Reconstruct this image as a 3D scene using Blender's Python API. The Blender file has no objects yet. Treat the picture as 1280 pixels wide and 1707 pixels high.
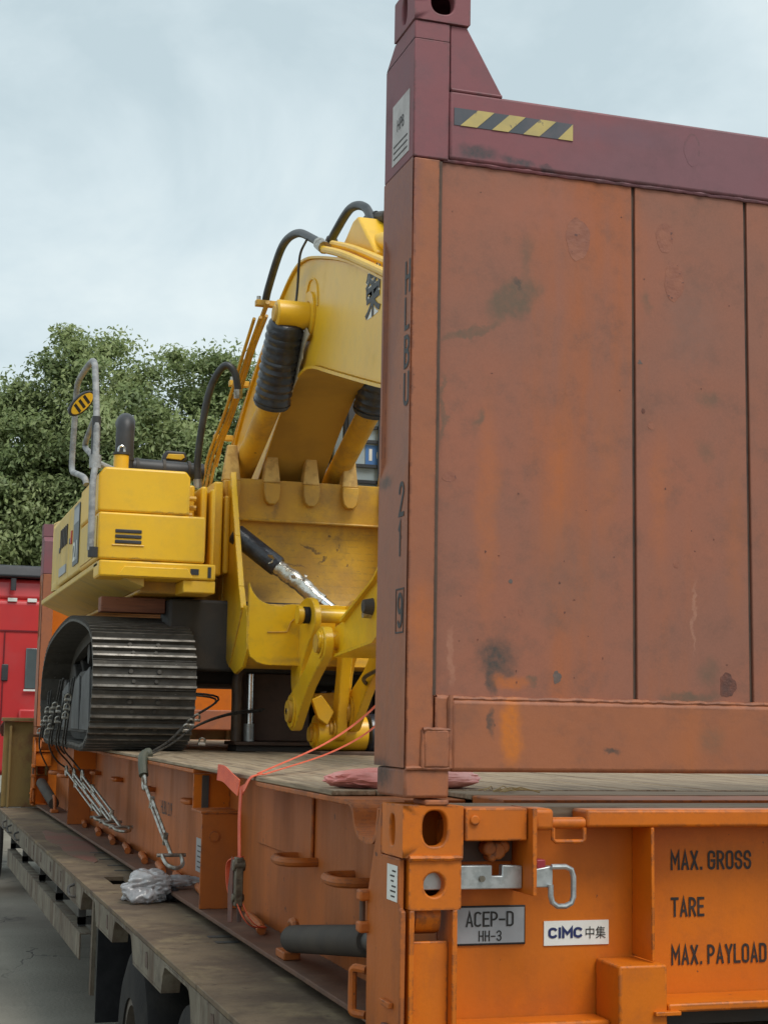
import bpy, bmesh, math, random
import numpy as np
from mathutils import Vector, Matrix, noise

random.seed(7); np.random.seed(7)
R = math.radians
SC = bpy.context.scene
COL = SC.collection

# ------------------------------------------------------------------ camera
cam_data = bpy.data.cameras.new('camera')
cam = bpy.data.objects.new('camera', cam_data); COL.objects.link(cam)
cam_data.sensor_fit = 'VERTICAL'; cam_data.sensor_height = 24.0
cam_data.lens = 2574.0 / 1707.0 * 24.0
cam_data.clip_start = 0.05; cam_data.clip_end = 3000
def cam_axes(yaw, pitch, roll):
    f = Vector((math.sin(yaw)*math.cos(pitch), math.cos(yaw)*math.cos(pitch), math.sin(pitch)))
    r = Vector((math.cos(yaw), -math.sin(yaw), 0)); u = r.cross(f)
    return r*math.cos(roll)+u*math.sin(roll), u*math.cos(roll)-r*math.sin(roll), f
_r, _u, _f = cam_axes(R(17.48), R(7.62), R(0.993))
cam.matrix_world = Matrix(((_r.x, _u.x, -_f.x, -1.281), (_r.y, _u.y, -_f.y, -3.859), (_r.z, _u.z, -_f.z, 1.826), (0, 0, 0, 1)))
SC.camera = cam

# ------------------------------------------------------------------ sky and sun
SUN_EL, SUN_AZ = R(58), R(158)      # azimuth clockwise from +Y: behind the camera, to its right
w = bpy.data.worlds.new('World'); SC.world = w; w.use_nodes = True
nt = w.node_tree; nt.nodes.clear()
N = nt.nodes.new; L = nt.links.new
wo = N('ShaderNodeOutputWorld'); bg = N('ShaderNodeBackground'); bg.inputs['Strength'].default_value = 0.1
sky = N('ShaderNodeTexSky'); sky.sky_type = 'NISHITA'; sky.sun_disc = False
sky.sun_elevation = SUN_EL; sky.sun_rotation = SUN_AZ; sky.dust_density = 3.0; sky.air_density = 1.2
tc = N('ShaderNodeTexCoord'); mp = N('ShaderNodeMapping'); mp.inputs['Scale'].default_value = (2.2, 2.2, 3.6)
mp.inputs['Rotation'].default_value = (R(18), R(-25), 0)
n1 = N('ShaderNodeTexNoise'); n1.inputs['Scale'].default_value = 1.7; n1.inputs['Detail'].default_value = 8; n1.inputs['Roughness'].default_value = .55
n1.inputs['Distortion'].default_value = .35
cr = N('ShaderNodeValToRGB')
cr.color_ramp.elements[0].position = .36; cr.color_ramp.elements[0].color = (4.1, 4.95, 5.22, 1)
cr.color_ramp.elements[1].position = .66; cr.color_ramp.elements[1].color = (6.1, 6.75, 6.75, 1)
e = cr.color_ramp.elements.new(.5); e.color = (5.0, 5.8, 6.02, 1)
mx = N('ShaderNodeMix'); mx.data_type = 'RGBA'; mx.inputs[0].default_value = .88
L(tc.outputs['Generated'], mp.inputs['Vector']); L(mp.outputs['Vector'], n1.inputs['Vector']); L(n1.outputs['Fac'], cr.inputs['Fac'])
L(sky.outputs['Color'], mx.inputs[6]); L(cr.outputs['Color'], mx.inputs[7]); L(mx.outputs[2], bg.inputs['Color']); L(bg.outputs[0], wo.inputs[0])

sd = bpy.data.lights.new('sun', 'SUN'); sd.energy = 1.5; sd.angle = R(25); sd.color = (1, .965, .91)
so = bpy.data.objects.new('sun', sd); COL.objects.link(so)
_d = Vector((math.sin(SUN_AZ)*math.cos(SUN_EL), math.cos(SUN_AZ)*math.cos(SUN_EL), math.sin(SUN_EL)))
so.rotation_euler = _d.to_track_quat('Z', 'Y').to_euler(); so.location = _d*50

SC.view_settings.view_transform = 'Standard'; SC.view_settings.look = 'None'
SC.view_settings.exposure = 0.54; SC.view_settings.gamma = 1.0; SC.view_settings.use_curve_mapping = False
SC.cycles.max_bounces = 8; SC.cycles.transparent_max_bounces = 12
SC.cycles.use_denoising = True

# ------------------------------------------------------------------ materials
MATS = {}
def mat(name, base, rough=.55, metal=0.0, var=None, vscale=3.0, vlo=.4, vhi=.65, dirt=None, dscale=2.0, dlo=.5, dhi=.75, damt=.8,
        streak=False, spot=None, sscale=30.0, sthr=.72, bump=.0, bscale=60.0, spec=.5, trans=0.0, alpha=1.0, coat=0.0, stretch=None, grain=.0, mottle=None, mamt=.5, edge=None, eamt=.8):
    if name in MATS: return MATS[name]
    m = bpy.data.materials.new(name); m.use_nodes = True
    t = m.node_tree; b = t.nodes['Principled BSDF']; nn = t.nodes.new; ll = t.links.new
    b.inputs['Roughness'].default_value = rough; b.inputs['Metallic'].default_value = metal
    b.inputs['Specular IOR Level'].default_value = spec
    b.inputs['Transmission Weight'].default_value = trans; b.inputs['Alpha'].default_value = alpha
    b.inputs['Coat Weight'].default_value = coat
    tcn = t.nodes.new('ShaderNodeTexCoord')
    co = tcn.outputs['Object']
    if stretch:
        mm = nn('ShaderNodeMapping'); mm.inputs['Scale'].default_value = stretch; ll(co, mm.inputs['Vector']); co = mm.outputs['Vector']
    def noisefac(scale, lo, hi, vec, detail=6, rgh=.6):
        n = nn('ShaderNodeTexNoise'); n.inputs['Scale'].default_value = scale; n.inputs['Detail'].default_value = detail; n.inputs['Roughness'].default_value = rgh
        ll(vec, n.inputs['Vector'])
        mr = nn('ShaderNodeMapRange'); mr.interpolation_type = 'SMOOTHSTEP'
        mr.inputs[1].default_value = lo; mr.inputs[2].default_value = hi; ll(n.outputs['Fac'], mr.inputs[0])
        return mr.outputs[0], n.outputs['Fac']
    def mixc(fac, a, bcol, amt=1.0):
        x = nn('ShaderNodeMix'); x.data_type = 'RGBA'
        if amt != 1.0:
            q = nn('ShaderNodeMath'); q.operation = 'MULTIPLY'; q.inputs[1].default_value = amt; ll(fac, q.inputs[0]); fac = q.outputs[0]
        ll(fac, x.inputs[0])
        if isinstance(a, tuple): x.inputs[6].default_value = (*a, 1)
        else: ll(a, x.inputs[6])
        x.inputs[7].default_value = (*bcol, 1)
        return x.outputs[2]
    c = base
    if var: c = mixc(noisefac(vscale, vlo, vhi, co)[0], c, var)
    rgh_src = None
    if dirt:
        v = co
        if streak:
            mm = nn('ShaderNodeMapping'); mm.inputs['Scale'].default_value = (1, 1, .14); mm.inputs['Location'].default_value = (3.3, 1.7, 5.1); ll(co, mm.inputs['Vector']); v = mm.outputs['Vector']
        else:
            mm = nn('ShaderNodeMapping'); mm.inputs['Location'].default_value = (7.3, 2.7, 9.1); ll(co, mm.inputs['Vector']); v = mm.outputs['Vector']
        rgh_src, _ = noisefac(dscale, dlo, dhi, v, 8, .65)
        c = mixc(rgh_src, c, dirt, damt)
    if spot:
        s, _ = noisefac(sscale, sthr, sthr+.05, co, 3, .5)
        c = mixc(s, c, spot, .85)
    if mottle:
        s, _ = noisefac(7.0, .46, .70, co, 10, .76)
        c = mixc(s, c, mottle, mamt)
    if edge:
        bv = nn('ShaderNodeBevel'); bv.samples = 3; bv.inputs['Radius'].default_value = .011
        ge = nn('ShaderNodeNewGeometry'); dp = nn('ShaderNodeVectorMath'); dp.operation = 'DOT_PRODUCT'; ll(bv.outputs[0], dp.inputs[0]); ll(ge.outputs['Normal'], dp.inputs[1])
        em = nn('ShaderNodeMapRange'); em.inputs[1].default_value = .997; em.inputs[2].default_value = .95; ll(dp.outputs['Value'], em.inputs[0])
        s, _ = noisefac(26.0, .47, .56, co, 6, .65)
        mu = nn('ShaderNodeMath'); mu.operation = 'MULTIPLY'; ll(em.outputs[0], mu.inputs[0]); ll(s, mu.inputs[1])
        c = mixc(mu.outputs[0], c, edge, eamt)
    if grain:
        g = nn('ShaderNodeTexNoise'); g.inputs['Scale'].default_value = 220; g.inputs['Detail'].default_value = 3; ll(tcn.outputs['Object'], g.inputs['Vector'])
        h = nn('ShaderNodeHueSaturation'); mr = nn('ShaderNodeMapRange'); mr.inputs[3].default_value = 1-grain; mr.inputs[4].default_value = 1+grain
        ll(g.outputs['Fac'], mr.inputs[0]); ll(mr.outputs[0], h.inputs['Value'])
        if isinstance(c, tuple): h.inputs['Color'].default_value = (*c, 1)
        else: ll(c, h.inputs['Color'])
        c = h.outputs['Color']
    if isinstance(c, tuple): b.inputs['Base Color'].default_value = (*c, 1)
    else: ll(c, b.inputs['Base Color'])
    if rgh_src is not None:
        mr = nn('ShaderNodeMapRange'); mr.inputs[3].default_value = rough; mr.inputs[4].default_value = min(1, rough+.25); ll(rgh_src, mr.inputs[0]); ll(mr.outputs[0], b.inputs['Roughness'])
    if bump:
        bn = nn('ShaderNodeTexNoise'); bn.inputs['Scale'].default_value = bscale; bn.inputs['Detail'].default_value = 5; ll(co, bn.inputs['Vector'])
        bu = nn('ShaderNodeBump'); bu.inputs['Strength'].default_value = bump; bu.inputs['Distance'].default_value = .01; ll(bn.outputs['Fac'], bu.inputs['Height']); ll(bu.outputs[0], b.inputs['Normal'])
    MATS[name] = m
    return m

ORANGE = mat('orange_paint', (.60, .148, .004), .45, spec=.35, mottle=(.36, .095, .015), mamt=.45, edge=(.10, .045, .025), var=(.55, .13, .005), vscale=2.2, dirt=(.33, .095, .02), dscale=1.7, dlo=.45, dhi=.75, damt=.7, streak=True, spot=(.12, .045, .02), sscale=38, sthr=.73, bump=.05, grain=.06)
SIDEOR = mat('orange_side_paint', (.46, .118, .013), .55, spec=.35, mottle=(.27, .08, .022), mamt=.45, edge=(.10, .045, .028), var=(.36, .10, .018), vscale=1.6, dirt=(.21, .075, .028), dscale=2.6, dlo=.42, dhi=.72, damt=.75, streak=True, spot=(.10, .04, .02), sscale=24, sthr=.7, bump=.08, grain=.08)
WALL = mat('weathered_orange_paint', (.312, .115, .068), .6, spec=.35, mottle=(.18, .088, .062), mamt=.65, var=(.265, .112, .074), vscale=2.4, vlo=.33, vhi=.67, dirt=(.42, .125, .04), dscale=2.6, dlo=.50, dhi=.68, damt=.5, streak=True, spot=(.15, .06, .04), sscale=16, sthr=.745, bump=.22, bscale=5, grain=.12)
RAILW = mat('weathered_orange_frame_paint', (.345, .12, .054), .55, spec=.35, mottle=(.20, .088, .055), mamt=.55, edge=(.12, .05, .035), var=(.30, .11, .058), vscale=1.9, dirt=(.42, .125, .03), dscale=2.0, dlo=.5, dhi=.74, damt=.7, streak=True, spot=(.15, .06, .035), sscale=26, sthr=.72, bump=.1, bscale=30, grain=.09)
MAROON = mat('faded_maroon_paint', (.225, .075, .085), .6, spec=.4, mottle=(.14, .07, .08), mamt=.45, edge=(.10, .06, .06), var=(.20, .085, .10), vscale=1.6, dirt=(.14, .085, .095), dscale=2.8, dlo=.5, dhi=.8, damt=.6, bump=.06, bscale=20, grain=.07)
YEL = mat('yellow_paint', (.84, .495, .02), .36, mottle=(.56, .36, .06), mamt=.3, edge=(.34, .22, .08), eamt=.5, var=(.79, .45, .02), vscale=1.8, dirt=(.50, .30, .07), dscale=2.2, dlo=.5, dhi=.82, damt=.5, bump=.03, bscale=25, grain=.05)
YELD = mat('dusty_yellow_paint', (.70, .395, .028), .5, mottle=(.32, .20, .06), mamt=.5, edge=(.22, .14, .06), eamt=.6, var=(.56, .30, .035), vscale=2.4, dirt=(.32, .19, .07), dscale=3.5, dlo=.45, dhi=.75, damt=.75, spot=(.17, .09, .03), sscale=20, sthr=.70, bump=.14, bscale=30, grain=.1)
YELG = mat('gloss_bright_yellow_paint', (.86, .51, .012), .30, mottle=(.50, .32, .05), mamt=.35, edge=(.22, .13, .05), eamt=.6, var=(.76, .42, .014), vscale=2.0, dirt=(.55, .33, .05), dscale=3.0, dlo=.55, dhi=.85, damt=.45, spot=(.35, .2, .04), sscale=25, sthr=.74, bump=.05, bscale=40)
YELP = mat('pale_dusty_yellow_paint', (.68, .45, .08), .5, mottle=(.42, .32, .14), mamt=.45, var=(.60, .42, .11), vscale=2, dirt=(.34, .26, .16), dscale=3, damt=.6, bump=.05)
STEELD = mat('dark_track_steel', (.085, .078, .068), .6, .35, var=(.055, .05, .043), vscale=8, dirt=(.15, .125, .095), dscale=5, dlo=.5, dhi=.8, damt=.6, spot=(.2, .19, .18), sscale=45, sthr=.69, bump=.2, bscale=70)
STEELW = mat('worn_grouser_steel', (.34, .32, .29), .5, .6, var=(.17, .155, .135), vscale=14, bump=.1)
FRAMED = mat('dark_undercarriage_steel', (.042, .040, .038), .65, var=(.065, .055, .046), vscale=4, dirt=(.09, .075, .06), dscale=5, damt=.5, bump=.1)
BLACKR = mat('black_rubber', (.012, .012, .014), .65, spec=.25, var=(.02, .02, .022), vscale=9, bump=.15, bscale=40)
HOSE = mat('black_hose', (.03, .033, .038), .42, var=(.05, .052, .056), vscale=12)
SLEEVE = mat('dark_wrapping_film', (.02, .023, .032), .32, var=(.04, .044, .055), vscale=10, bump=1.0, bscale=16, coat=.2)
CHROME = mat('bright_chrome', (.75, .76, .77), .18, 1.0, var=(.6, .6, .6), vscale=12, bump=.05)
GALV = mat('galvanised_steel', (.50, .52, .52), .42, .75, var=(.36, .38, .38), vscale=22, vlo=.4, vhi=.6, dirt=(.30, .22, .14), dscale=9, dlo=.6, dhi=.8, damt=.6, bump=.06)
ZINC = mat('zinc_hardware', (.46, .44, .40), .38, .85, var=(.22, .195, .155), vscale=30, bump=.05)
ROPE = mat('black_wire_rope', (.035, .034, .032), .5, .3, var=(.09, .085, .08), vscale=40, bump=.4, bscale=180)
WOOD = mat('grey_weathered_plank', (.33, .245, .155), .8, var=(.17, .12, .075), vscale=5, dirt=(.40, .33, .24), dscale=9, dlo=.5, dhi=.7, damt=.7, stretch=(9, .5, 6), bump=.4, bscale=9, grain=.12)
WOODX = mat('grey_weathered_cross_plank', (.32, .235, .15), .8, var=(.19, .135, .085), vscale=5, dirt=(.40, .33, .24), dscale=9, dlo=.5, dhi=.7, damt=.7, stretch=(.5, 9, 6), bump=.4, bscale=9, grain=.12)
TIMBER = mat('red_brown_timber', (.26, .10, .055), .75, var=(.19, .075, .045), vscale=5, spot=(.07, .03, .02), sscale=9, sthr=.64, stretch=(.7, 8, 8), bump=.3, bscale=8)
DECKST = mat('rusty_dusty_deck_steel', (.17, .122, .075), .75, spec=.3, mottle=(.065, .045, .032), mamt=.6, var=(.10, .068, .045), vscale=2.2, dirt=(.24, .18, .105), dscale=4.4, dlo=.48, dhi=.66, damt=.8, spot=(.09, .06, .04), sscale=13, sthr=.67, bump=.35, bscale=28, grain=.2)
RUSTR = mat('red_rust_stain_steel', (.19, .075, .05), .7, var=(.15, .095, .06), vscale=3, bump=.3, bscale=28, grain=.2)
RAILST = mat('chipped_rail_paint', (.15, .125, .09), .7, spec=.3, mottle=(.055, .042, .034), mamt=.6, edge=(.07, .045, .03), var=(.21, .18, .135), vscale=6, dirt=(.085, .045, .03), dscale=5.5, dlo=.48, dhi=.64, damt=.6, streak=True, spot=(.06, .045, .035), sscale=14, sthr=.66, bump=.25, bscale=40, grain=.14)
OCHRE = mat('rusty_ochre_plate', (.23, .15, .045), .7, var=(.17, .10, .04), vscale=4, dirt=(.15, .05, .03), dscale=3, dlo=.52, dhi=.7, damt=.8, bump=.2, grain=.15)
TYRE = mat('tyre_rubber', (.018, .017, .017), .8, spec=.2, var=(.028, .026, .024), vscale=6, dirt=(.06, .052, .043), dscale=4, damt=.4, bump=.2, bscale=60)
RIM = mat('dusty_rim', (.14, .12, .10), .6, .3, var=(.09, .075, .06), vscale=8)
REDT = mat('red_truck_paint', (.56, .032, .032), .4, var=(.50, .03, .032), vscale=1.2, dirt=(.38, .06, .06), dscale=2, damt=.35, coat=.5)
DKPL = mat('dark_plastic', (.028, .029, .032), .5, var=(.045, .045, .048), vscale=5)
GLASS = mat('window_glass', (.06, .085, .09), .06, 0, var=(.09, .12, .125), vscale=1.2, spec=.9)
GLASSB = mat('blue_tinted_cab_glass', (.34, .41, .43), .2, 0, var=(.27, .33, .36), vscale=2.5, spec=.6)
WHITE = mat('white_print', (.76, .76, .72), .45, var=(.68, .68, .63), vscale=6)
GREYPL = mat('grey_plate', (.36, .37, .39), .4, .2, var=(.31, .32, .34), vscale=9)
BLACKP = mat('black_print', (.018, .016, .015), .5)
BLACKF = mat('faded_black_print', (.022, .014, .012), .55, var=(.05, .028, .022), vscale=40, vlo=.5, vhi=.7)
NAVY = mat('navy_print', (.015, .025, .11), .45)
BLUEST = mat('blue_sticker', (.06, .17, .42), .4)
STRY = mat('hazard_yellow', (.50, .385, .13), .55, var=(.42, .33, .13), vscale=16, spot=(.2, .16, .1), sscale=45, sthr=.66)
STRK = mat('hazard_black', (.06, .07, .085), .55, var=(.09, .085, .10), vscale=12)
FLANGE = mat('dirty_brown_flange', (.15, .078, .05), .7, spec=.3, var=(.11, .062, .042), vscale=4, dirt=(.21, .13, .085), dscale=5, damt=.7, bump=.25, bscale=30, grain=.15)
YELU = mat('shaded_underside_yellow', (.47, .275, .05), .6, spec=.3, var=(.40, .235, .05), vscale=3)  # boom yellow with the shade of its underside put into the colour
TOOTH = mat('pale_dusty_tooth_paint', (.66, .42, .12), .55, var=(.50, .30, .08), vscale=14, vlo=.45, vhi=.6, dirt=(.34, .19, .07), dscale=16, streak=True, damt=.8, bump=.3, bscale=60)
FOAM = mat('grey_foam_wrap', (.33, .335, .33), .6, var=(.21, .215, .22), vscale=16, vlo=.4, vhi=.6, bump=.5, bscale=45)
STRAPM = mat('orange_red_webbing', (.80, .14, .06), .6, var=(.68, .10, .05), vscale=14, bump=.3, bscale=160)
PINK = mat('pink_woven_plastic', (.74, .25, .22), .45, var=(.80, .40, .36), vscale=7, dirt=(.40, .16, .13), dscale=6, damt=.5, bump=.25, bscale=60)
BAG = mat('clear_grey_plastic_film', (.60, .59, .60), .18, 0, trans=.5, spec=.8, var=(.42, .41, .42), vscale=6, bump=.6, bscale=14)
DARKOLD = mat('dark_brown_steel', (.075, .042, .028), .6, var=(.10, .055, .034), vscale=4, dirt=(.04, .03, .025), dscale=4, damt=.6, bump=.15)
OLIVE = mat('olive_rubber_strip', (.06, .065, .045), .6, var=(.09, .085, .06), vscale=8)
GRIME = mat('oil_grime', (.11, .085, .075), .6, var=(.16, .10, .08), vscale=14, bump=.15)
PATCH = mat('repair_patch_paint', (.25, .088, .052), .6, var=(.30, .11, .062), vscale=22, spot=(.10, .04, .035), sscale=60, sthr=.64, bump=.2)
BRIGHTO = mat('fresh_orange_paint', (.58, .17, .02), .45, var=(.5, .15, .03), vscale=10)
RUST = mat('deep_rust', (.16, .055, .035), .75, var=(.10, .045, .035), vscale=25, bump=.3, bscale=90)
STRAW = mat('dry_straw', (.48, .36, .16), .8)
REDP = mat('dark_red_block', (.27, .02, .03), .45)
SILVER = mat('torn_silver_film', (.70, .69, .64), .22, .75, var=(.50, .47, .38), vscale=14, bump=.8, bscale=26)
BARK = mat('bark', (.10, .08, .06), .85, var=(.15, .12, .09), vscale=6, bump=.5, bscale=14)
CARP = mat('silver_car_paint', (.42, .44, .46), .25, .5, coat=.6)

def add_stains(m, stains, dist=.05, dscale=7.0):
    dist = dist*1.5
    t = m.node_tree; b = t.nodes['Principled BSDF']; nn = t.nodes.new; ll = t.links.new
    src = b.inputs['Base Color'].links[0].from_socket
    g = nn('ShaderNodeNewGeometry'); n = nn('ShaderNodeTexNoise'); n.inputs['Scale'].default_value = dscale; n.inputs['Detail'].default_value = 7; n.inputs['Roughness'].default_value = .68; ll(g.outputs['Position'], n.inputs['Vector'])
    sb = nn('ShaderNodeVectorMath'); sb.operation = 'SUBTRACT'; sb.inputs[1].default_value = (.5, .5, .5); ll(n.outputs['Color'], sb.inputs[0])
    ma = nn('ShaderNodeVectorMath'); ma.operation = 'MULTIPLY_ADD'; ma.inputs[1].default_value = (dist*2, dist*2, dist*2); ll(sb.outputs[0], ma.inputs[0]); ll(g.outputs['Position'], ma.inputs[2])
    n2 = nn('ShaderNodeTexNoise'); n2.inputs['Scale'].default_value = 55; n2.inputs['Detail'].default_value = 5; n2.inputs['Roughness'].default_value = .7; ll(g.outputs['Position'], n2.inputs['Vector'])
    br = nn('ShaderNodeMapRange'); br.inputs[1].default_value = .34; br.inputs[2].default_value = .6; br.inputs[3].default_value = .55; ll(n2.outputs['Fac'], br.inputs[0])
    for (c, sc, rot, col, amt, soft) in stains:
        mp_ = nn('ShaderNodeMapping'); mp_.vector_type = 'TEXTURE'; mp_.inputs['Location'].default_value = c; mp_.inputs['Rotation'].default_value = (0, R(rot), 0); mp_.inputs['Scale'].default_value = sc
        ll(ma.outputs[0], mp_.inputs['Vector'])
        ln = nn('ShaderNodeVectorMath'); ln.operation = 'LENGTH'; ll(mp_.outputs['Vector'], ln.inputs[0])
        mr = nn('ShaderNodeMapRange'); mr.interpolation_type = 'SMOOTHSTEP'; mr.inputs[1].default_value = 1.0; mr.inputs[2].default_value = 1-soft; mr.inputs[3].default_value = 0; mr.inputs[4].default_value = amt; ll(ln.outputs['Value'], mr.inputs[0])
        mu = nn('ShaderNodeMath'); mu.operation = 'MULTIPLY'; ll(mr.outputs[0], mu.inputs[0]); ll(br.outputs[0], mu.inputs[1])
        x = nn('ShaderNodeMix'); x.data_type = 'RGBA'; ll(mu.outputs[0], x.inputs[0]); ll(src, x.inputs[6]); x.inputs[7].default_value = (*col, 1); src = x.outputs[2]
    ll(src, b.inputs['Base Color'])
BIG = 100.0
GG, DK, OR_ = (.13, .092, .062), (.06, .055, .048), (.47, .135, .03)
add_stains(WALL, [((.23, 0, 2.40), (.05, BIG, .42), 0, OR_, .38, .8), ((.44, 0, 2.48), (.06, BIG, .30), 4, OR_, .4, .9), ((.585, 0, 2.5), (.05, BIG, .33), 0, OR_, .27, .9),
    ((.75, 0, 2.45), (.045, BIG, .30), 0, OR_, .27, .9), ((.99, 0, 2.35), (.05, BIG, .35), 0, OR_, .27, .9),
    ((.305, 0, 2.985), (.12, BIG, .06), -38, GG, .9, .6), ((.175, 0, 2.882), (.115, BIG, .02), -21, GG, .75, .5), ((.345, 0, 3.11), (.028, BIG, .11), 8, GG, .5, .9), ((.315, 0, 3.035), (.018, BIG, .02), 0, DK, .8, .7),
    ((.096, 0, 2.66), (.012, BIG, .13), 0, GG, .7, .6), ((.20, 0, 2.64), (.02, BIG, .05), 20, GG, .7, .8), ((.91, 0, 2.75), (.05, BIG, .04), 0, GG, .55, .8), ((.90, 0, 2.60), (.04, BIG, .05), 0, GG, .5, .8),
    ((.255, 0, 1.985), (.08, BIG, .07), 0, DK, .95, .8), ((.243, 0, 1.93), (.025, BIG, .055), 0, DK, .85, .6), ((.30, 0, 1.93), (.07, BIG, .03), 0, OR_, .8, .7), ((.36, 0, 1.93), (.02, BIG, .02), 0, GG, .8, .7), ((.13, 0, 1.99), (.015, BIG, .09), 0, (.42, .2, .13), .5, .5),
    ((.84, 0, 1.9), (.12, BIG, .022), 0, GG, .8, .7), ((.90, 0, 1.97), (.05, BIG, .06), 30, GG, .6, .9), ((.47, 0, 2.2), (.20, BIG, .25), 0, (.23, .115, .08), .45, .9), ((.40, 0, 3.25), (.25, BIG, .12), 0, (.35, .13, .085), .5, .9),
    ((.855, 0, 2.13), (.008, BIG, .13), 4, (.42, .22, .15), .5, .6), ((.855, 0, 2.95), (.14, BIG, .22), 0, (.24, .125, .095), .5, .9), ((.71, 0, 3.02), (.025, BIG, .05), 0, GG, .6, .9)], .03, 12)
add_stains(RAILW, [((-.005, .13, 3.30), (.05, .40, .34), 0, (.21, .085, .075), .75, .8), ((.0, .22, 2.9), (.03, .14, .45), 0, (.20, .085, .065), .6, .9), ((.30, 0, 1.80), (.045, BIG, .12), 0, (.55, .16, .02), .95, .6), ((.243, 0, 1.82), (.012, BIG, .05), 0, DK, .85, .6), ((.595, .0, 1.752), (.035, BIG, .012), 12, DK, .85, .6), ((.9, 0, 1.78), (.06, BIG, .06), 0, GG, .45, .8),
    ((-.01, .20, 1.685), (.05, .14, .06), 0, (.045, .035, .03), .92, .7), ((.0, .2, 2.48), (.04, .1, .03), 0, (.05, .05, .04), .8, .8), ((.045, 0, 2.1), (.06, .05, .14), 0, (.45, .13, .03), .6, .9)], .02, 14)
add_stains(MAROON, [((.19, 0, 3.392), (.085, .05, .03), 0, (.045, .05, .052), .9, .7), ((.31, 0, 3.380), (.07, .05, .016), 8, (.05, .05, .055), .85, .7), ((.40, 0, 3.372), (.03, .05, .013), 0, (.04, .04, .045), .85, .6), ((.6, 0, 3.5), (.3, BIG, .05), 0, (.16, .09, .115), .5, .9)], .015, 22)

add_stains(YELD, [((1.32, 5.95, 2.93), (.10, .2, .012), 24, (.10, .06, .03), .85, .5), ((1.40, 5.95, 2.86), (.06, .2, .010), -40, (.10, .06, .03), .85, .5), ((1.2, 5.95, 2.82), (.12, .2, .008), 8, (.16, .09, .04), .8, .6), ((1.05, 5.95, 3.17), (.03, .2, .10), 0, (.25, .14, .05), .7, .8),
    ((1.5, 5.95, 3.0), (.05, .2, .08), 20, (.30, .17, .05), .7, .9), ((.95, 5.9, 2.62), (.16, .3, .08), 20, (.22, .13, .05), .75, .9), ((1.25, 5.95, 2.68), (.14, .3, .02), 0, (.30, .18, .06), .7, .8)], .03, 16)
add_stains(YEL, [((.99, 4.95, 4.10), (.06, .16, .14), 0, (.30, .18, .05), .7, .9), ((.99, 5.0, 4.5), (.06, .5, .08), 0, (.50, .36, .12), .6, .9), ((1.0, 5.35, 4.0), (.05, .18, .25), 0, (.42, .26, .06), .6, .9), ((.1, 5.33, 2.74), (.35, .05, .012), 0, (.35, .22, .06), .7, .7), ((.3, 5.35, 3.03), (.3, .05, .01), 0, (.32, .2, .06), .7, .7)], .03, 14)
add_stains(YELG, [((1.0, 5.15, 2.34), (.15, .1, .05), 30, (.45, .27, .04), .6, .8), ((1.1, 4.9, 2.42), (.12, .14, .10), 0, (.32, .2, .04), .7, .9), ((1.0, 5.08, 1.88), (.08, .15, .12), 0, (.34, .21, .04), .7, .9), ((1.2, 5.15, 2.16), (.6, .1, .035), 0, (.38, .24, .06), .7, .9), ((.72, 5.7, 2.25), (.05, .3, .12), 0, (.5, .33, .08), .6, .9)], .03, 16)

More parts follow.
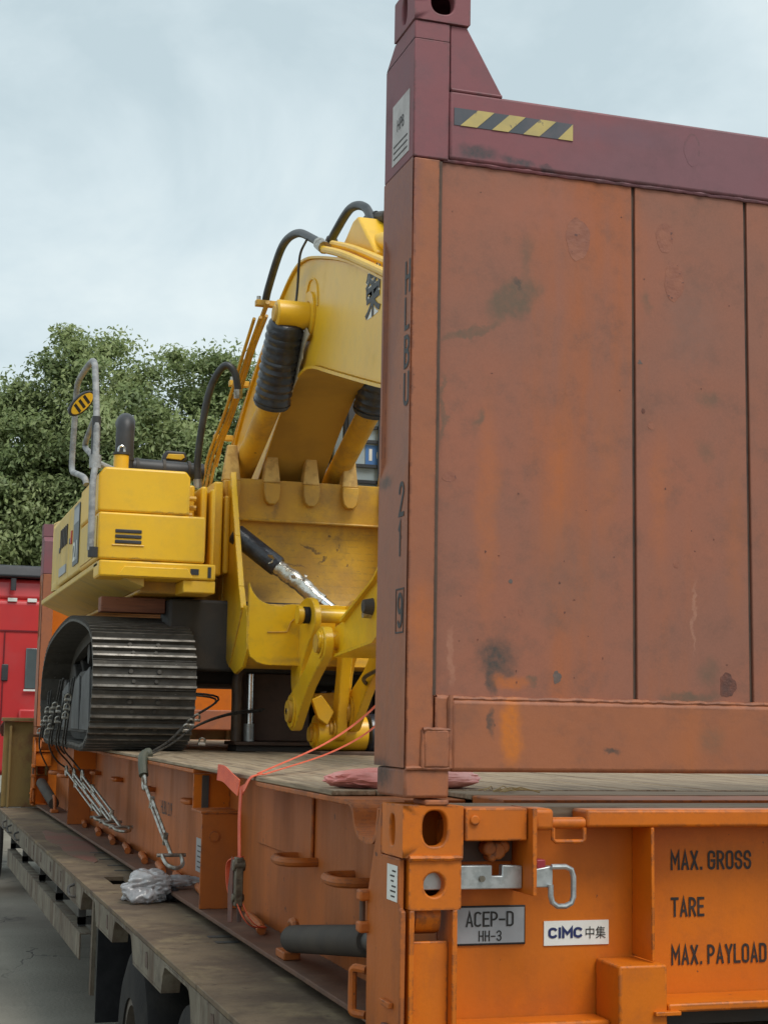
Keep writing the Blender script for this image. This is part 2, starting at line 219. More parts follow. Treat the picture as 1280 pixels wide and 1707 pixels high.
# ------------------------------------------------------------------ mesh helpers
ORG = {}          # object name -> world origin its mesh is expressed in
class MB:
    def __init__(s): s.v = []; s.f = []
    def add(s, vs, fs):
        n = len(s.v); s.v += [tuple(p) for p in vs]; s.f += [tuple(i+n for i in f) for f in fs]; return s
    def box(s, x0, x1, y0, y1, z0, z1):
        if x0 > x1: x0, x1 = x1, x0
        if y0 > y1: y0, y1 = y1, y0
        if z0 > z1: z0, z1 = z1, z0
        return s.add([(x0,y0,z0),(x1,y0,z0),(x1,y1,z0),(x0,y1,z0),(x0,y0,z1),(x1,y0,z1),(x1,y1,z1),(x0,y1,z1)],
                     [(0,3,2,1),(4,5,6,7),(0,1,5,4),(1,2,6,5),(2,3,7,6),(3,0,4,7)])
    def prism(s, poly, axis, a, b):
        n = len(poly)
        def p(q, t): return {'x': (t, q[0], q[1]), 'y': (q[0], t, q[1]), 'z': (q[0], q[1], t)}[axis]
        vs = [p(q, a) for q in poly]+[p(q, b) for q in poly]
        fs = [tuple(range(n))[::-1], tuple(range(n, 2*n))]+[(i, (i+1) % n, (i+1) % n+n, i+n) for i in range(n)]
        return s.add(vs, fs)
    def strip(s, line, axis, a, b, th):           # a thin sheet that follows a polyline, extruded along axis
        n = len(line); off = []
        for i in range(n):
            p0 = line[max(0, i-1)]; p1 = line[min(n-1, i+1)]
            d = Vector((p1[0]-p0[0], p1[1]-p0[1])); d.normalize(); off.append((line[i][0]-d.y*th, line[i][1]+d.x*th))
        for i in range(n-1):
            s.prism([line[i], line[i+1], off[i+1], off[i]], axis, a, b)
        return s
    def tube(s, pts, r, n=10, closed=False, caps=True):
        pts = [Vector(p) for p in pts]; m = len(pts); rs = r if isinstance(r, (list, tuple)) else [r]*m
        rings = []; up = None
        for i in range(m):
            a = pts[(i-1) % m] if (closed or i > 0) else pts[i]; b = pts[(i+1) % m] if (closed or i < m-1) else pts[i]
            d = (b-a).normalized()
            if up is None:
                up = Vector((0, 0, 1)) if abs(d.z) < .9 else Vector((1, 0, 0))
            x = d.cross(up); 
            if x.length < 1e-4: x = d.orthogonal()
            x.normalize(); y = x.cross(d); up = y
            y = y.normalized()
            rings.append([pts[i]+(x*math.cos(2*math.pi*k/n)+y*math.sin(2*math.pi*k/n))*rs[i] for k in range(n)])
        vs = [p for rg in rings for p in rg]; fs = []
        for i in range(m if closed else m-1):
            j = (i+1) % m
            for k in range(n):
                fs.append((i*n+k, i*n+(k+1) % n, j*n+(k+1) % n, j*n+k))
        if not closed and caps:
            fs.append(tuple(range(n))[::-1]); fs.append(tuple((m-1)*n+k for k in range(n)))
        return s.add(vs, fs)
    def weld(s, a, b, r):
        a, b = Vector(a), Vector(b); k = max(6, int((b-a).length/.018)); rr_ = random.Random(int(a.x*1e4+b.z*1e3)); 
        return s.tube([a.lerp(b, i/k)+Vector((0, rr_.uniform(-.0012, .0012), rr_.uniform(-.0015, .0015) if abs(b.z-a.z) < .01 else 0)) for i in range(k+1)], [r*rr_.uniform(.75, 1.25) for i in range(k+1)], 7)
    def cyl(s, a, b, r, r2=None, n=20): return s.tube([a, b], [r, r if r2 is None else r2], n)
    def ring(s, a, b, ro, ri, n=28):          # pipe with a wall
        a, b = Vector(a), Vector(b); d = (b-a).normalized(); x = d.orthogonal().normalized(); y = d.cross(x)
        vs = []
        for c, r in ((a, ro), (b, ro), (b, ri), (a, ri)):
            vs += [c+(x*math.cos(2*math.pi*k/n)+y*math.sin(2*math.pi*k/n))*r for k in range(n)]
        fs = []
        for q in range(4):
            for k in range(n):
                fs.append((q*n+k, q*n+(k+1) % n, ((q+1) % 4)*n+(k+1) % n, ((q+1) % 4)*n+k))
        return s.add(vs, fs)
    def build(s, name, m, parent=None, bevel=0.0, seg=2, ang=35, origin=None, smooth=True):
        o0 = Vector(origin) if origin is not None else (ORG[parent.name] if parent is not None else Vector((0, 0, 0)))
        me = bpy.data.meshes.new(name); me.from_pydata([tuple(Vector(v)-o0) for v in s.v], [], s.f); me.update()
        bm = bmesh.new(); bm.from_mesh(me); bmesh.ops.recalc_face_normals(bm, faces=bm.faces[:]); bm.to_mesh(me); bm.free()
        me.materials.append(m)
        if smooth:
            me.polygons.foreach_set('use_smooth', [True]*len(me.polygons)); me.set_sharp_from_angle(angle=R(ang))
        o = bpy.data.objects.new(name, me); COL.objects.link(o)
        if parent is not None: o.parent = parent
        else: o.location = o0
        ORG[o.name] = o0
        if bevel:
            b = o.modifiers.new('bevel', 'BEVEL'); b.width = bevel; b.segments = seg; b.limit_method = 'ANGLE'; b.angle_limit = R(40); b.harden_normals = False
        return o
def B(*a): return MB().box(*a)
def tag(o, label, cat=None, group=None, kind=None):
    if label: o['label'] = label
    if cat: o['category'] = cat
    if group: o['group'] = group
    if kind: o['kind'] = kind
    return o
def thing(name, loc, label, cat, group=None):
    o = bpy.data.objects.new(name, None); COL.objects.link(o); o.location = loc; o.empty_display_size = .2
    ORG[o.name] = Vector(loc); return tag(o, label, cat, group)
def place(name, mesh, parent, loc, rot=None):     # copy sharing mesh data, loc in world space
    o = bpy.data.objects.new(name, mesh); COL.objects.link(o); o.parent = parent
    M = Matrix.Translation(Vector(loc)-ORG[parent.name])
    if rot is not None: M = M @ rot.to_4x4()
    o.matrix_basis = M; ORG[o.name] = Vector(loc); return o
def curve(pts, n=8, closed=False):
    P = [Vector(p) for p in pts]; out = []; m = len(P)
    for i in range(m if closed else m-1):
        p0 = P[(i-1) % m] if (closed or i > 0) else P[i]*2-P[i+1]; p1 = P[i]; p2 = P[(i+1) % m]
        p3 = P[(i+2) % m] if (closed or i < m-2) else p2*2-p1
        for k in range(n):
            t = k/n
            out.append(.5*((2*p1)+(p2-p0)*t+(2*p0-5*p1+4*p2-p3)*t*t+(3*p1-p0-3*p2+p3)*t**3))
    if not closed: out.append(P[-1])
    return out
def text(body, h, loc, face, m, parent, name='lettering', xs=.62, align='LEFT', bold=0.0, target_w=None):
    c = bpy.data.curves.new('t', 'FONT'); c.body = body; c.size = 1.0; c.align_x = align; c.offset = bold; c.resolution_u = 3
    o = bpy.data.objects.new('t', c); COL.objects.link(o)
    dg = bpy.context.evaluated_depsgraph_get(); me = bpy.data.meshes.new_from_object(o.evaluated_get(dg))
    bpy.data.objects.remove(o); bpy.data.curves.remove(c)
    vs = [v.co.copy() for v in me.vertices]; fs = [tuple(p.vertices) for p in me.polygons]; bpy.data.meshes.remove(me)
    if not vs: return None
    x0 = min(v.x for v in vs); x1 = max(v.x for v in vs); y0 = min(v.y for v in vs); y1 = max(v.y for v in vs)
    k = h/max(1e-6, y1-y0); sx = (target_w/(x1-x0)) if target_w else k*xs
    l = Vector(loc); mb = MB(); out = []
    for v in vs:
        a = (v.x-x0)*sx; bb = (v.y-y0)*k
        out.append(l+(Vector((a, 0, bb)) if face == 'front' else Vector((0, -a, bb))))
    mb.add(out, fs)
    o = mb.build(name, m, parent, smooth=False)
    # flat print: all faces look outwards
    want = Vector((0, -1, 0)) if face == 'front' else Vector((-1, 0, 0))
    for p in o.data.polygons:
        if p.normal.dot(want) < 0: p.flip()
    return o
def _rr(w, y0=0.0, y1=1.0, a0=0, a1=360, r=None, n=5):
    r = r or w/2; pts = []
    for cx, cy, s0 in ((w-r, y1-r, 0), (r, y1-r, 90), (r, y0+r, 180), (w-r, y0+r, 270)):
        for k in range(n+1): pts.append((cx+r*math.cos(R(s0+90*k/n)), cy+r*math.sin(R(s0+90*k/n))))
    return pts
def glyph(ch, w):
    o = _rr(w); h = w/2
    top = lambda y0: [(0, y0)] if 0 else None
    bowl = lambda ya, yb: [(0, ya), (w-(yb-ya)/2*.9, ya)]+[(w-(yb-ya)/2*.9+(yb-ya)/2*.9*math.sin(R(180*k/8)), (ya+yb)/2-(yb-ya)/2*math.cos(R(180*k/8))) for k in range(1, 8)]+[(w-(yb-ya)/2*.9, yb), (0, yb)]
    G = {'M': [[(0, 0), (0, 1), (w/2, .38), (w, 1), (w, 0)]], 'A': [[(0, 0), (w/2, 1), (w, 0)], [(w*.16, .27), (w*.84, .27)]], 'X': [[(0, 0), (w, 1)], [(0, 1), (w, 0)]],
         '.': [[(w*.5, .0), (w*.5, .03)]], 'O': [o+[o[0]]], 'T': [[(0, 1), (w, 1)], [(h, 1), (h, 0)]], 'E': [[(w, 1), (0, 1), (0, 0), (w, 0)], [(0, .52), (w*.85, .52)]],
         'L': [[(0, 1), (0, 0), (w, 0)]], 'H': [[(0, 0), (0, 1)], [(w, 0), (w, 1)], [(0, .5), (w, .5)]], '-': [[(0, .45), (w, .45)]], 'I': [[(w/2, 0), (w/2, 1)]],
         'Y': [[(0, 1), (h, .45), (w, 1)], [(h, .45), (h, 0)]], 'U': [[(0, 1)]+[(p[0], p[1]) for p in o[12:]]+[(w, 1)]], 'D': [[(0, 0), (0, 1), (w-h, 1)]+[(w-h+h*math.sin(R(90*k/6)), 1-h+h*math.cos(R(90*k/6))) for k in range(1, 7)]+[(w-h+h*math.cos(R(90*k/6)), h-h*math.sin(R(90*k/6))) for k in range(0, 7)]+[(0, 0)]],
         'P': [bowl(.45, 1)[::-1][::-1], [(0, 0), (0, 1)]], 'R': [bowl(.47, 1), [(0, 0), (0, 1)], [(w*.5, .47), (w, 0)]], 'B': [bowl(0, .52), bowl(.52, 1), [(0, 0), (0, 1)]],
         'C': [o[2:22]], 'G': [[(w, .74)]+o[1:12]+o[12:22]+[(w, .28), (w, .47), (w*.55, .47)]],
         'S': [[(w, .76)]+[(h+h*math.cos(R(a)), .74+.26*math.sin(R(a))) for a in range(20, 230, 20)]+[(h+h*math.cos(R(a)), .26+.26*math.sin(R(a))) for a in range(60, -200, -20)]],
         '3': [[(0, .84)]+[(h+h*math.cos(R(a)), .75+.25*math.sin(R(a))) for a in range(150, -80, -20)]+[(h*.8, .5)], [(h*.8, .5)]+[(h+h*math.cos(R(a)), .26+.26*math.sin(R(a))) for a in range(80, -170, -20)]],
         '2': [[(0, .74)]+[(h+h*math.cos(R(a)), .75+.25*math.sin(R(a))) for a in range(170, -30, -20)]+[(0, 0), (w, 0)]], '1': [[(0, .82), (w*.6, 1), (w*.6, 0)]],
         '9': [[(h+h*math.cos(R(a)), .72+.28*math.sin(R(a))) for a in range(0, 361, 20)], [(w, .72), (w, .3)]+[(h+h*math.cos(R(a)), .28+.28*math.sin(R(a))) for a in range(0, -160, -20)]]}
    return G.get(ch, [])
def strokes(body, h, loc, face, m, parent, name='lettering', target_w=None, th=.14, w=.36, gap=.15):
    """condensed engineering lettering laid out from strokes; flat print"""
    mb = MB(); x = th/2; segs = []
    for ch in body:
        if ch == ' ': x += w*.62; continue
        ww = {'M': w*1.25, '.': th*.6, 'I': th*.3, '-': w*.85, '1': w*.6, 'T': w*1.05, 'L': w*.88, 'E': w*.9}.get(ch, w)
        for pl in glyph(ch, ww): segs.append([(x+p[0], th/2+p[1]*(1-th)) for p in pl])
        x += ww+th*.5+gap
    tot = x-gap-th*.0; sx = (target_w/tot) if target_w else h; l = Vector(loc)
    def put(u, v): return l+(Vector((u*sx, 0, v*h)) if face == 'front' else Vector((0, -u*sx, v*h)))
    for si, pl in enumerate(segs):
        pl = [tuple(q) for q in pl]; n = len(pl); cl = (Vector(pl[0])-Vector(pl[-1])).length < 1e-6
        Lp = []; Rp = []
        if not cl:
            e0 = (Vector(pl[0])-Vector(pl[1])).normalized()*th/2; e1 = (Vector(pl[-1])-Vector(pl[-2])).normalized()*th/2
            pl[0] = tuple(Vector(pl[0])+e0); pl[-1] = tuple(Vector(pl[-1])+e1)
        for i in range(n):
            a = Vector(pl[i-1] if i > 0 else (pl[-2] if cl else pl[0])); b = Vector(pl[i]); c = Vector(pl[i+1] if i < n-1 else (pl[1] if cl else pl[-1]))
            d1 = (b-a); d2 = (c-b)
            if d1.length < 1e-9: d1 = d2
            if d2.length < 1e-9: d2 = d1
            d1.normalize(); d2.normalize(); n1_ = Vector((-d1.y, d1.x)); n2_ = Vector((-d2.y, d2.x)); mi = n1_+n2_
            if mi.length < 1e-6: mi = n1_
            mi.normalize(); k = th/2/max(.35, mi.dot(n1_))
            Lp.append(b+mi*k); Rp.append(b-mi*k)
        ofs = (Vector((0, -1, 0)) if face == 'front' else Vector((-1, 0, 0)))*(.00012*(si % 6)); vs = [put(*p)+ofs for p in Lp]+[put(*p)+ofs for p in Rp]
        mb.add(vs, [(i, i+1, n+i+1, n+i) for i in range(n-1)])
    o = mb.build(name, m, parent, smooth=False); want = Vector((0, -1, 0)) if face == 'front' else Vector((-1, 0, 0))
    for p in o.data.polygons:
        if p.normal.dot(want) < 0: p.flip()
    return o
def blob(name, m, parent, c, rx, ry, rz, seed, amp, freq, sub=4, floor=None, origin=None, ang=50):
    bm = bmesh.new(); bmesh.ops.create_icosphere(bm, subdivisions=sub, radius=1.0)
    mb = MB(); c = Vector(c)
    for v in bm.verts:
        d = v.co.normalized(); q = d*freq+Vector((seed, seed*1.7, 0))
        k = 1+amp*.6*noise.noise(q)+amp*.35*abs(noise.noise(q*2.3))+amp*.10*noise.noise(q*5.1)
        p = c+Vector((d.x*rx, d.y*ry, d.z*rz))*k
        if floor is not None and p.z < floor: p.z = floor+.002*d.x
        mb.v.append(tuple(p))
    bm.faces.ensure_lookup_table(); mb.f = [tuple(x.index for x in f.verts) for f in bm.faces]; bm.free()
    return mb.build(name, m, parent, ang=ang, origin=origin)
def ellipse_patch(name, m, parent, cx, cz, rx, rz, y, seed=0, jag=.08, n=28, th=.0005):
    rnd = random.Random(seed); ph = [rnd.uniform(0, 6.28) for _ in range(4)]; pts = []
    for k in range(n):
        a = 2*math.pi*k/n; j = 1+jag*(math.sin(3*a+ph[0])+.6*math.sin(5*a+ph[1])+.5*math.sin(9*a+ph[2]))
        pts.append((cx+rx*j*math.cos(a), cz+rz*j*math.sin(a)))
    return MB().prism(pts, 'y', y-th, y+.004).build(name, m, parent, smooth=False)

# ------------------------------------------------------------------ ground
def ground():
    m = bpy.data.materials.new('concrete_yard'); m.use_nodes = True
    t = m.node_tree; b = t.nodes['Principled BSDF']; nn = t.nodes.new; ll = t.links.new
    g = nn('ShaderNodeNewGeometry'); P = g.outputs['Position']
    n1 = nn('ShaderNodeTexNoise'); n1.inputs['Scale'].default_value = .8; n1.inputs['Detail'].default_value = 10; n1.inputs['Roughness'].default_value = .65; ll(P, n1.inputs['Vector'])
    c1 = nn('ShaderNodeValToRGB'); c1.color_ramp.elements[0].position = .3; c1.color_ramp.elements[0].color = (.165, .148, .118, 1); c1.color_ramp.elements[1].position = .7; c1.color_ramp.elements[1].color = (.265, .244, .198, 1)
    ll(n1.outputs['Fac'], c1.inputs['Fac'])
    n2 = nn('ShaderNodeTexNoise'); n2.inputs['Scale'].default_value = 1.6; n2.inputs['Detail'].default_value = 6; ll(P, n2.inputs['Vector'])
    ad = nn('ShaderNodeVectorMath'); ad.operation = 'MULTIPLY_ADD'; ad.inputs[1].default_value = (.9, .9, .9); ll(n2.outputs['Color'], ad.inputs[0]); ll(P, ad.inputs[2])
    v = nn('ShaderNodeTexVoronoi'); v.feature = 'DISTANCE_TO_EDGE'; v.inputs['Scale'].default_value = 1.25; ll(ad.outputs[0], v.inputs['Vector'])
    lt = nn('ShaderNodeMapRange'); lt.inputs[1].default_value = .003; lt.inputs[2].default_value = .018; lt.inputs[3].default_value = 1; lt.inputs[4].default_value = 0; ll(v.outputs['Distance'], lt.inputs[0])
    n3 = nn('ShaderNodeTexNoise'); n3.inputs['Scale'].default_value = .45; n3.inputs['Detail'].default_value = 3; ll(P, n3.inputs['Vector'])
    mk = nn('ShaderNodeMapRange'); mk.inputs[1].default_value = .50; mk.inputs[2].default_value = .60; ll(n3.outputs['Fac'], mk.inputs[0])
    mu = nn('ShaderNodeMath'); mu.operation = 'MULTIPLY'; ll(lt.outputs[0], mu.inputs[0]); ll(mk.outputs[0], mu.inputs[1])
    mx1 = nn('ShaderNodeMix'); mx1.data_type = 'RGBA'; ll(mu.outputs[0], mx1.inputs[0]); ll(c1.outputs['Color'], mx1.inputs[6]); mx1.inputs[7].default_value = (.05, .045, .04, 1)
    # oil stains
    n4 = nn('ShaderNodeTexNoise'); n4.inputs['Scale'].default_value = .55; n4.inputs['Detail'].default_value = 7; n4.inputs['Roughness'].default_value = .7
    mp4 = nn('ShaderNodeMapping'); mp4.inputs['Location'].default_value = (4.2, 9.7, 0); ll(P, mp4.inputs['Vector']); ll(mp4.outputs['Vector'], n4.inputs['Vector'])
    st = nn('ShaderNodeMapRange'); st.inputs[1].default_value = .60; st.inputs[2].default_value = .68; st.inputs[4].default_value = .8; ll(n4.outputs['Fac'], st.inputs[0])
    mx2 = nn('ShaderNodeMix'); mx2.data_type = 'RGBA'; ll(st.outputs[0], mx2.inputs[0]); ll(mx1.outputs[2], mx2.inputs[6]); mx2.inputs[7].default_value = (.045, .04, .04, 1)
    ll(mx2.outputs[2], b.inputs['Base Color']); b.inputs['Roughness'].default_value = .8
    bp = nn('ShaderNodeBump'); bp.inputs['Strength'].default_value = .5; bp.inputs['Distance'].default_value = .01
    n5 = nn('ShaderNodeTexNoise'); n5.inputs['Scale'].default_value = 40; n5.inputs['Detail'].default_value = 6; ll(P, n5.inputs['Vector'])
    sb = nn('ShaderNodeMath'); sb.operation = 'SUBTRACT'; ll(n5.outputs['Fac'], sb.inputs[0]); ll(mu.outputs[0], sb.inputs[1]); ll(sb.outputs[0], bp.inputs['Height']); ll(bp.outputs[0], b.inputs['Normal'])
    o = MB().add([(-500, -500, 0), (500, -500, 0), (500, 500, 0), (-500, 500, 0)], [(0, 1, 2, 3)]).build('ground', m)
    tag(o, 'grey cracked concrete yard', None, None, 'structure')
ground()

# ------------------------------------------------------------------ lowbed trailer
TR = thing('lowbed_trailer', (1.22, 5, 0), 'long dusty brown lowbed trailer carrying the orange flat rack', 'trailer')
XL, XR = -.27, 2.71
def trailer():
    ys = [-2.9, -1.5, -.09, 1.31, 2.72, 4.12, 5.6, 7.0, 8.4, 9.8, 11.05]
    for i in range(len(ys)-1):
        a, b = ys[i]+.003, ys[i+1]-.003
        mb = MB()
        if i == 5:     # plate with the open hand hole
            hx0, hx1, hy0, hy1 = -.125, -.02, 4.37, 4.74
            mb.box(XL, hx0, a, b, .93, .95); mb.box(hx1, XR, a, b, .93, .95); mb.box(hx0, hx1, a, hy0, .93, .95); mb.box(hx0, hx1, hy1, b, .93, .95)
            mb.build('deck_plate', DECKST, TR)
        else:
            mb.box(XL, XR, a, b, .93, .95).build('deck_plate', DECKST, TR, .003)
    # red rust stain plate lying on the deck, thin
    for s, x in ((0, XL), (1, XR)):
        sg = 1 if s == 0 else -1
        arches = [-3.5, -2.2, -.92, .37, 1.69, 3.0, 4.2]
        def zb(y):
            z = .818
            for c in arches:
                if abs(y-c) < .30: z = max(z, .818+min(.105, math.sqrt(max(0, .3**2-(y-c)**2))*.55))
            return z
        web = MB(); lip = MB(); y = -2.9; dy = .03
        while y < 11.04:
            y1 = min(y+dy, 11.05)
            xa, xb = x+sg*.001, x+sg*.016
            web.add([(xa, y, zb(y)), (xa, y1, zb(y1)), (xa, y1, .929), (xa, y, .929), (xb, y, zb(y)), (xb, y1, zb(y1)), (xb, y1, .929), (xb, y, .929)],
                    [(0, 1, 2, 3), (7, 6, 5, 4), (0, 4, 5, 1), (3, 2, 6, 7)])
            lip.add([(xa, y, zb(y)-.001), (xa, y1, zb(y1)-.001), (xa+sg*.07, y1, zb(y1)-.001), (xa+sg*.07, y, zb(y)-.001), (xa, y, zb(y)-.011), (xa, y1, zb(y1)-.011), (xa+sg*.07, y1, zb(y1)-.011), (xa+sg*.07, y, zb(y)-.011)],
                    [(0, 1, 2, 3), (7, 6, 5, 4), (0, 4, 5, 1), (3, 2, 6, 7)])
            y = y1
        wv = web.build('side_rail', RAILST, TR)
        lip.build('rail_lip', RAILST, wv)
        # lashing hooks welded on the rail
        for yy in (9.9, 9.35, 8.6, 4.78):
            pts = curve([(x+sg*.002, yy+.05, .905), (x-sg*.03, yy+.05, .89), (x-sg*.03, yy+.02, .86), (x-sg*.03, yy-.05, .855), (x-sg*.004, yy-.06, .85)], 4)
            MB().tube(pts, .008, 8).build('rope_hook', FRAMED, wv)
        for yy in (7.9, 7.3, 6.75, 6.1, 5.5, 3.45, 2.3, 1.0): MB().prism([(yy, .845), (yy+.03, .853), (yy+.05, .846), (yy+.065, .87), (yy+.055, .905), (yy+.03, .898), (yy+.02, .91), (yy+.006, .88)], 'x', x, x-sg*.0015).build('paint_chip', DARKOLD, wv, smooth=False)
        # side guard hanging under the rail
        gd = MB().box(x, x+sg*.008, 4.5, 9.7, .555, .69); gd.box(x+sg*.008, x+sg*.065, 4.5, 9.7, .682, .69)
        go = gd.build('side_guard', RAILST, TR, .002)
        for yy in (9.6, 8.4, 7.0, 5.9, 4.75):
            h = MB().box(x+sg*.02, x+sg*.06, yy, yy+.05, .692, .928); h.box(x+sg*.02, x+sg*.5, yy, yy+.05, .70, .74)
            h.build('guard_hanger', FRAMED, TR)
        MB().box(x+sg*.03, x+sg*.05, 4.22, 4.28, .42, .93).build('mudguard_post', RAILST, TR)
        MB().prism([(x+sg*.05, .30), (x+sg*.56, .30), (x+sg*.56, .92), (x+sg*.05, .92)], 'y', 4.15, 4.165).build('mud_flap', BLACKR, TR)
        for c in (-.92, .37, 1.69, 3.0):
            wt = MB()
            for q in (0, .31):
                xx = x+sg*(.045+q); prof = [(0, .20), (.0, .33), (.02, .395), (.06, .415), (.20, .415), (.24, .395), (.26, .33), (.26, .20)]
                n = 40; vs = []; fs = []
                for k in range(n):
                    a = 2*math.pi*k/n
                    for (px, pr) in prof: vs.append((xx+sg*px, c+pr*math.cos(a), .415+pr*math.sin(a)))
                m_ = len(prof)
                for k in range(n):
                    for j in range(m_): fs.append((k*m_+j, k*m_+(j+1) % m_, ((k+1) % n)*m_+(j+1) % m_, ((k+1) % n)*m_+j))
                wt.add(vs, fs)
            wo_ = MB().cyl((x+sg*.12, c, .415), (x+sg*.5, c, .415), .09).build('wheel', RIM, TR)
            wt.build('tyre', TYRE, wo_)
            rm = MB().ring((x+sg*.055, c, .415), (x+sg*.25, c, .415), .215, .17, 32); rm.cyl((x+sg*.13, c, .415), (x+sg*.15, c, .415), .19, n=32)
            rm.build('rim', RIM, wo_)
    for c in (-.92, .37, 1.69, 3.0): MB().cyl((.2, c, .415), (2.24, c, .415), .06).build('axle', FRAMED, TR)
    for x in (.62, 1.62): MB().box(x, x+.2, -2.8, 11.0, .5, .928).build('main_beam', FRAMED, TR, .01)
    for yy in np.arange(-2.2, 11, 1.2): MB().box(XL+.03, XR-.03, yy, yy+.06, .80, .928).build('cross_member', FRAMED, TR)
    # gooseneck bulkhead at the front of the lowbed
    bk = MB().box(XL+.02, XR-.02, 11.1, 11.13, .952, 1.74).build('bulkhead', OCHRE, TR, .006)
    for x in (-.2, .55, 1.2, 1.85, 2.55): MB().box(x, x+.02, 11.03, 11.099, .952, 1.70).build('rib', OCHRE, bk, .003)
    MB().box(XL+.0, XR, 11.02, 11.2, 1.742, 1.775).build('top_plate', OCHRE, bk, .005)
    MB().box(.35, 2.1, 11.135, 13.1, 1.15, 1.55).build('gooseneck', OCHRE, TR, .02)
    for k in range(9):
        MB().tube(curve([(-.24+.012*k, 11.28, 1.74), (-.27+.012*k, 11.30, 1.68), (-.25+.012*k, 11.33, 1.60)], 4), .006, 6).build('hanging_chain', RUST, TR)
    # rust-red stain and deck slots
    pts = []
    for k in range(26):
        a = 2*math.pi*k/26; j = 1+.16*math.sin(3*a+1)+.1*math.sin(7*a)
        pts.append((-.06+.13*j*math.cos(a), 6.9+1.15*j*math.sin(a)))
    MB().prism(pts, 'z', .9505, .952).build('rust_stain', RUSTR, TR, smooth=False)
    for y in (5.05, 5.35, 5.75, 6.2, 2.35, 2.2):
        MB().box(.0-.02, .02+.05, y, y+.055, .9505, .9525).build('slot', FRAMED, TR, smooth=False)
trailer()

# ------------------------------------------------------------------ flat rack container
FL = 10.9; W2 = 2.438
FR = thing('flat_rack_container', (W2/2, FL/2, .985), 'orange steel flat rack container with tall weathered end wall nearest the camera', 'container')
def mx_(x, s): return x if s == 0 else W2-x
def casting(name, x0, x1, y0, y1, z0, z1, hc, hr, m, far=False, sidehole=True, ex=2.6):
    """hollow corner casting with an oval opening in its outer faces"""
    fy = (lambda y: FL-y) if far else (lambda y: y)
    mb = MB(); n = 40
    def face(u0, u1, v0, v1, cu, cv, ru, rv, fn, depth):
        angs = [2*math.pi*k/n for k in range(n)]
        for (uu, vv) in ((u0, v0), (u1, v0), (u1, v1), (u0, v1)):
            a = math.atan2(vv-cv, uu-cu) % (2*math.pi); i = min(range(n), key=lambda k: abs((angs[k]-a+math.pi) % (2*math.pi)-math.pi)); angs[i] = a
        outer = []; inner = []
        for a in angs:
            c, s_ = math.cos(a), math.sin(a); t = 1e9
            if c > 1e-9: t = min(t, (u1-cu)/c)
            if c < -1e-9: t = min(t, (u0-cu)/c)
            if s_ > 1e-9: t = min(t, (v1-cv)/s_)
            if s_ < -1e-9: t = min(t, (v0-cv)/s_)
            outer.append((cu+t*c, cv+t*s_))
            q = (abs(c)**ex+abs(s_)**ex)**(-1/ex); inner.append((cu+ru*q*c, cv+rv*q*s_))
        vs = [fn(u, v, 0) for u, v in outer]+[fn(u, v, 0) for u, v in inner]+[fn(u, v, depth) for u, v in inner]
        fs = []
        for k in range(n):
            j = (k+1) % n; fs.append((k, j, n+j, n+k)); fs.append((n+k, n+j, 2*n+j, 2*n+k))
        mb.add(vs, fs)
    face(x0, x1, z0, z1, (x0+x1)/2+hc[0], (z0+z1)/2+hc[1], hr[0], hr[1], lambda u, v, d: (u, fy(y0+d), v), .032)
    side = x0 if x0 < W2/2 else x1; sg = 1 if x0 < W2/2 else -1
    if sidehole: face(y0, y1, z0, z1, (y0+y1)/2, (z0+z1)/2, .022, .04, lambda u, v, d: (side+sg*d, fy(u), v), .03)
    else: mb.add([(side, fy(y0), z0), (side, fy(y1), z0), (side, fy(y1), z1), (side, fy(y0), z1)], [(0, 1, 2, 3)])
    oth = x1 if x0 < W2/2 else x0
    mb.add([(oth, fy(y0), z0), (oth, fy(y1), z0), (oth, fy(y1), z1), (oth, fy(y0), z1)], [(0, 1, 2, 3)])
    mb.add([(x0, fy(y1), z0), (x1, fy(y1), z0), (x1, fy(y1), z1), (x0, fy(y1), z1)], [(0, 1, 2, 3)])
    mb.add([(x0, fy(y0), z1), (x1, fy(y0), z1), (x1, fy(y1), z1), (x0, fy(y1), z1)], [(0, 1, 2, 3)])
    mb.add([(x0, fy(y0), z0), (x1, fy(y0), z0), (x1, fy(y1), z0), (x0, fy(y1), z0)], [(0, 1, 2, 3)])
    bm_v = MB(); bm_v.v = mb.v; bm_v.f = mb.f
    # weld seams so that the bevel rounds the outer edges
    me_v = {}; idx = []; nv = []
    for v in bm_v.v:
        k = (round(v[0], 5), round(v[1], 5), round(v[2], 5))
        if k not in me_v: me_v[k] = len(nv); nv.append(v)
        idx.append(me_v[k])
    mb2 = MB(); mb2.v = nv; mb2.f = [tuple(dict.fromkeys(idx[i] for i in f)) for f in bm_v.f]; mb2.f = [f for f in mb2.f if len(f) > 2]
    return mb2.build(name, m, FR, .005, 3)

